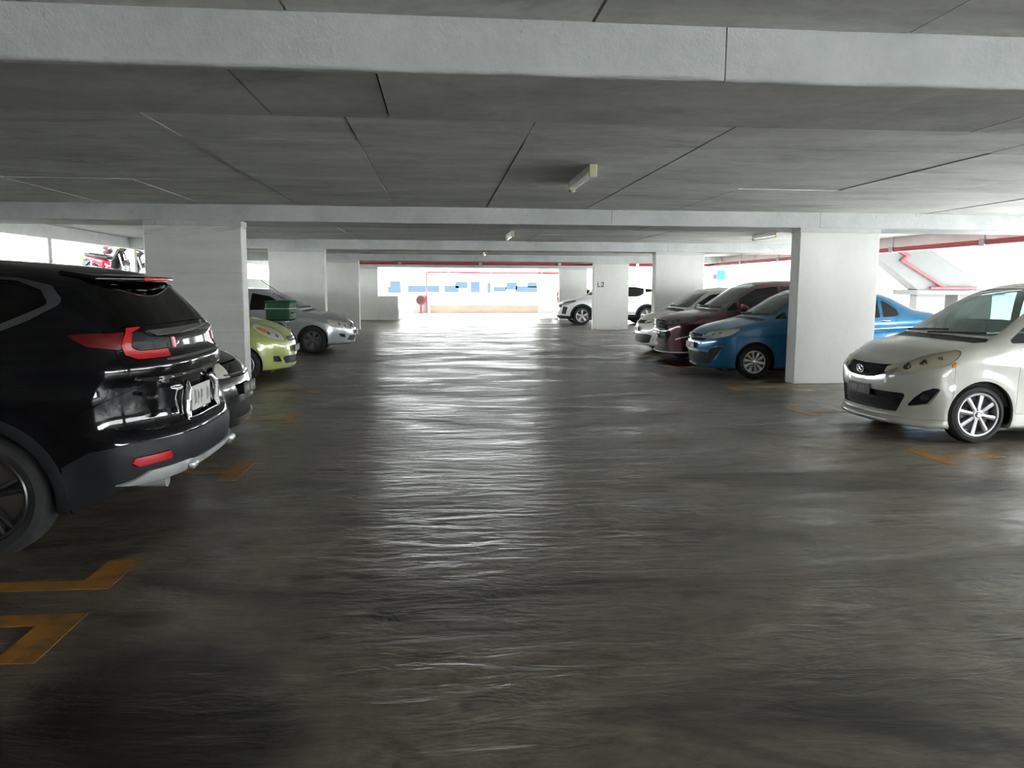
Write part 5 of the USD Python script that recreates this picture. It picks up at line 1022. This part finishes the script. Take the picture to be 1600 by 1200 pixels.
# ---------------------------------------------------------------- motorbikes
def motorbike(name, label, loc, rotz, body, seatm=None, lean=True):
    """an underbone motorbike, front towards +x"""
    t = thing(name, label, 'motorbike', loc, rotz)
    M = BASE; R = .285
    for nm, x in (('front_wheel', .61), ('rear_wheel', -.61)):
        a = np.linspace(0, 2*np.pi, 37)[:-1]
        w = part(t, nm, tube(np.stack([x+(R-.04)*np.cos(a), 0*a, R+(R-.04)*np.sin(a)], -1), .042, 12, True), M['rubber'], 60)
        rim = tube(np.stack([x+(R-.085)*np.cos(a), 0*a, R+(R-.085)*np.sin(a)], -1), .014, 8, True)
        sp = [hull((x, 0, R, .03), (x+(R-.08)*math.cos(k*2*math.pi/5), 0, R+(R-.08)*math.sin(k*2*math.pi/5), .012)) for k in range(5)]
        part(w, 'rim', rim, M['satin']); part(w, 'spokes', Manifold.batch_boolean(sp, OP_ADD), M['satin'])
        part(w, 'brake_disc', Manifold.cylinder(.006, .1, .1, 24).rotate((90, 0, 0)).translate((x, .05, R)), M['steel'])
    for s in (1, -1): part(t, 'fork_leg', chain([(.61, s*.075, R), (.43, s*.07, .80)], .02), M['satin'])
    part(t, 'front_mudguard', hull((.61, 0, R+.30, .05), (.40, 0, R+.22, .045), (.80, 0, R+.2, .04))-hull((.61, -.05, R, R+.012), (.61, .05, R, R+.012)), M['black'], 50)
    part(t, 'leg_shield', Manifold.batch_boolean([hull((.42, s*.06, .86, .05), (.36, s*.2, .62, .03), (.22, s*.14, .34, .03), (.30, s*.03, .40, .03)) for s in (1, -1)], OP_ADD), M['gloss'], 40)
    hd = part(t, 'headlamp_cowl', hull((.45, .09, .98, .06), (.45, -.09, .98, .06), (.55, 0, .92, .07), (.42, 0, .84, .06)), M['gloss'], 50)
    part(hd, 'headlamp', hull((.585, .05, .94, .035), (.585, -.05, .94, .035), (.60, 0, .90, .03)), M['lens'], 50)
    part(t, 'backbone', hull((.28, 0, .52, .06), (.02, 0, .47, .07))+hull((.02, 0, .47, .07), (-.2, 0, .62, .08)), body, 50)
    part(t, 'side_panel', hull((-.12, .1, .60, .05), (-.12, -.1, .60, .05), (-.72, .08, .72, .05), (-.72, -.08, .72, .05), (-.2, 0, .50, .06)), body, 50)
    part(t, 'seat', hull((.02, .07, .70, .05), (.02, -.07, .70, .05), (-.30, .11, .74, .06), (-.30, -.11, .74, .06), (-.72, .09, .79, .05), (-.72, -.09, .79, .05)), seatm or M['black'], 50)
    part(t, 'engine', hull((.12, .09, .34, .09), (.12, -.09, .34, .09), (-.18, .08, .32, .1), (-.18, -.08, .32, .1))+Manifold.cylinder(.22, .06, .06, 20).rotate((0, 90, 0)).translate((.15, 0, .36)), M['steel'], 40)
    part(t, 'exhaust', chain([(.12, -.12, .26), (-.1, -.15, .23), (-.35, -.16, .27), (-.85, -.17, .36)], [.02, .02, .045, .05]), M['satin'], 50)
    part(t, 'swing_arm', Manifold.batch_boolean([chain([(-.15, s*.09, .32), (-.61, s*.09, R)], .022) for s in (1, -1)], OP_ADD), M['steel'])
    part(t, 'shock_absorber', Manifold.batch_boolean([chain([(-.5, s*.1, .62), (-.58, s*.1, .34)], .025) for s in (1, -1)], OP_ADD), M['chrome'])
    part(t, 'rear_mudguard', hull((-.62, 0, .62, .06), (-.88, 0, .62, .05), (-1.0, 0, .42, .035))-hull((-.61, -.05, R, R+.012), (-.61, .05, R, R+.012)), M['black'], 50)
    part(t, 'tail_lamp', hull((-.80, .05, .72, .03), (-.80, -.05, .72, .03), (-.83, 0, .69, .03)), M['lamp_red'], 50)
    for s in (1, -1):
        part(t, 'rear_indicator', hull((-.80, s*.1, .66, .022), (-.82, s*.16, .66, .028)), M['amber'], 50)
        part(t, 'front_indicator', hull((.50, s*.12, .92, .025), (.47, s*.17, .93, .02)), M['amber'], 50)
    hb = part(t, 'handlebar', chain([(.30, .36, .99), (.38, .2, 1.02), (.40, 0, 1.0), (.38, -.2, 1.02), (.30, -.36, .99)], .013), M['steel'], 50)
    for s in (1, -1):
        part(hb, 'grip', chain([(.32, s*.24, 1.012), (.295, s*.37, .988)], .019), M['black'], 50); part(hb, 'brake_lever', chain([(.36, s*.22, 1.02), (.40, s*.3, 1.0), (.37, s*.39, .985)], .007), M['satin'])
        part(hb, 'mirror_stalk', chain([(.34, s*.2, 1.02), (.36, s*.24, 1.14), (.33, s*.30, 1.19)], .007), M['black'])
        part(hb, 'mirror', hull((.33, s*.28, 1.20, .022), (.33, s*.38, 1.21, .02), (.335, s*.30, 1.26, .02), (.335, s*.37, 1.255, .02)), M['black'], 50)
    part(t, 'side_stand', chain([(-.05, .12, .26), (-.12, .26, .012)], .012), M['steel']); part(t, 'foot_peg', chain([(.02, -.24, .28), (.02, .24, .28)], .016), M['black'])
    part(t, 'grab_rail', chain([(-.55, .13, .80), (-.82, .1, .84), (-.85, 0, .85), (-.82, -.1, .84), (-.55, -.13, .80)], .011), M['satin'], 50)
    return t
def helmet(name, label, loc, rotz, shell):
    t = thing(name, label, 'helmet', loc, rotz)
    sh = Manifold.sphere(.135, 40).scale((1.12, .95, 1.0))-Manifold.sphere(.12, 32).scale((1.12, .95, 1.0)).translate((0, 0, -.01))-box(-.3, .3, -.3, .3, -.3, -.10)-hull((.16, .07, -.03, .04), (.16, -.07, -.03, .04), (.14, .07, .02, .03), (.14, -.07, .02, .03))
    part(t, 'shell', sh, shell, 50)
    part(t, 'visor', (Manifold.sphere(.139, 40).scale((1.12, .95, 1.0))-Manifold.sphere(.135, 40).scale((1.12, .95, 1.0))) ^ box(.06, .3, -.12, .12, -.06, .05), BASE['smoke'], 50)
    part(t, 'lining', (Manifold.sphere(.119, 32).scale((1.12, .95, 1.0))-Manifold.sphere(.10, 32)-box(-.3, .3, -.3, .3, -.3, -.095)-box(.04, .3, -.3, .3, -.3, .04)), BASE['black'], 50)
    return t
# ---------------------------------------------------------------- placing the vehicles (right-hand cars face the aisle: -x; left-hand cars +x)
cream_mpv((6.60, 7.83, 0), 180)
black_suv((-3.715, 5.22, 0), 180)
blue_sedan((6.45, 13.25, 0), 180)
maroon_mpv((6.63, 15.72, 0), 180)
small_hatch((6.62, 18.3, 0), 180, 'hatchback_car', 'pearl white small car with a wide black lower grille beyond the maroon MPV', paint('pearl_paint', (.60, .59, .55), .1, .35, (.42, .40, .35), .28), 'pearl')
small_hatch((-4.35, 13.3, 0), 0, 'hatchback_car', 'lime green hatchback peeking out behind the first column', paint('lime_paint', (.36, .41, .13), .15, .3, (.36, .35, .26), .25), 'lime')
small_hatch((-3.80, 7.72, 0), 0, 'hatchback_car', 'black hatchback almost hidden behind the black SUV', paint('deep_black_paint', (.007, .007, .008), .0, .03, (.2, .2, .2), .2), 'black', .045)
silver_sedan((-4.23, 18.91, 0), 0)
white_suv((7.19, 32.6, 0), 180)
small_hatch((7.45, 38.6, 0), 0, 'hatchback_car', 'white hatchback with red tail lamps just showing past the white SUV nose', paint('plain_white_paint', (.68, .68, .68), .0, .1, (.5, .5, .48), .25), 'pearl', .065)
# bikes
RED = paint('red_bike_paint', (.42, .012, .03), .0, .05, rough=.2)
DKB = paint('dark_bike_paint', (.02, .02, .025), .0, .1, rough=.25)
TEAL = paint('teal_bike_paint', (.02, .08, .10), .0, .1, rough=.25)
motorbike('motorbike', 'red and black motorbike on the raised deck, seen over the black SUV roof', (-8.60, 21.3, 1.55), -28, RED)
motorbike('motorbike', 'dark teal motorbike on the raised deck, beyond the red one', (-9.0, 23.4, 1.55), -15, TEAL)
motorbike('motorbike', 'dark delivery motorbike with a green box, tail to the aisle', (-3.75, 15.35, 0), 172, DKB)
helmet('helmet', 'maroon and black helmet resting on the seat of the red motorbike', (-8.64, 21.32, 2.437), -40, paint('helmet_maroon', (.12, .01, .03), .0, .05, rough=.25))
gb = thing('delivery_box', 'dark green delivery box with a pale stripe on the motorbike rack', 'box', (-3.05, 15.25, .862), 172)
GREEN = plain('green_fabric', (.005, .05, .018), .7); LG_ = plain('pale_strip', (.16, .30, .22), .6)
part(gb, 'box_body', cbox(-.23, .23, -.23, .23, 0, .37, .035), GREEN, 40); part(gb, 'lid', cbox(-.24, .24, -.24, .24, .33, .385, .025), GREEN, 40)
part(gb, 'reflective_strip', box(-.233, .233, -.233, .233, .225, .245), LG_); part(gb, 'handle', chain([(-.228, -.08, .15), (-.255, -.05, .15), (-.255, .05, .15), (-.228, .08, .15)], .012), BASE['black'])
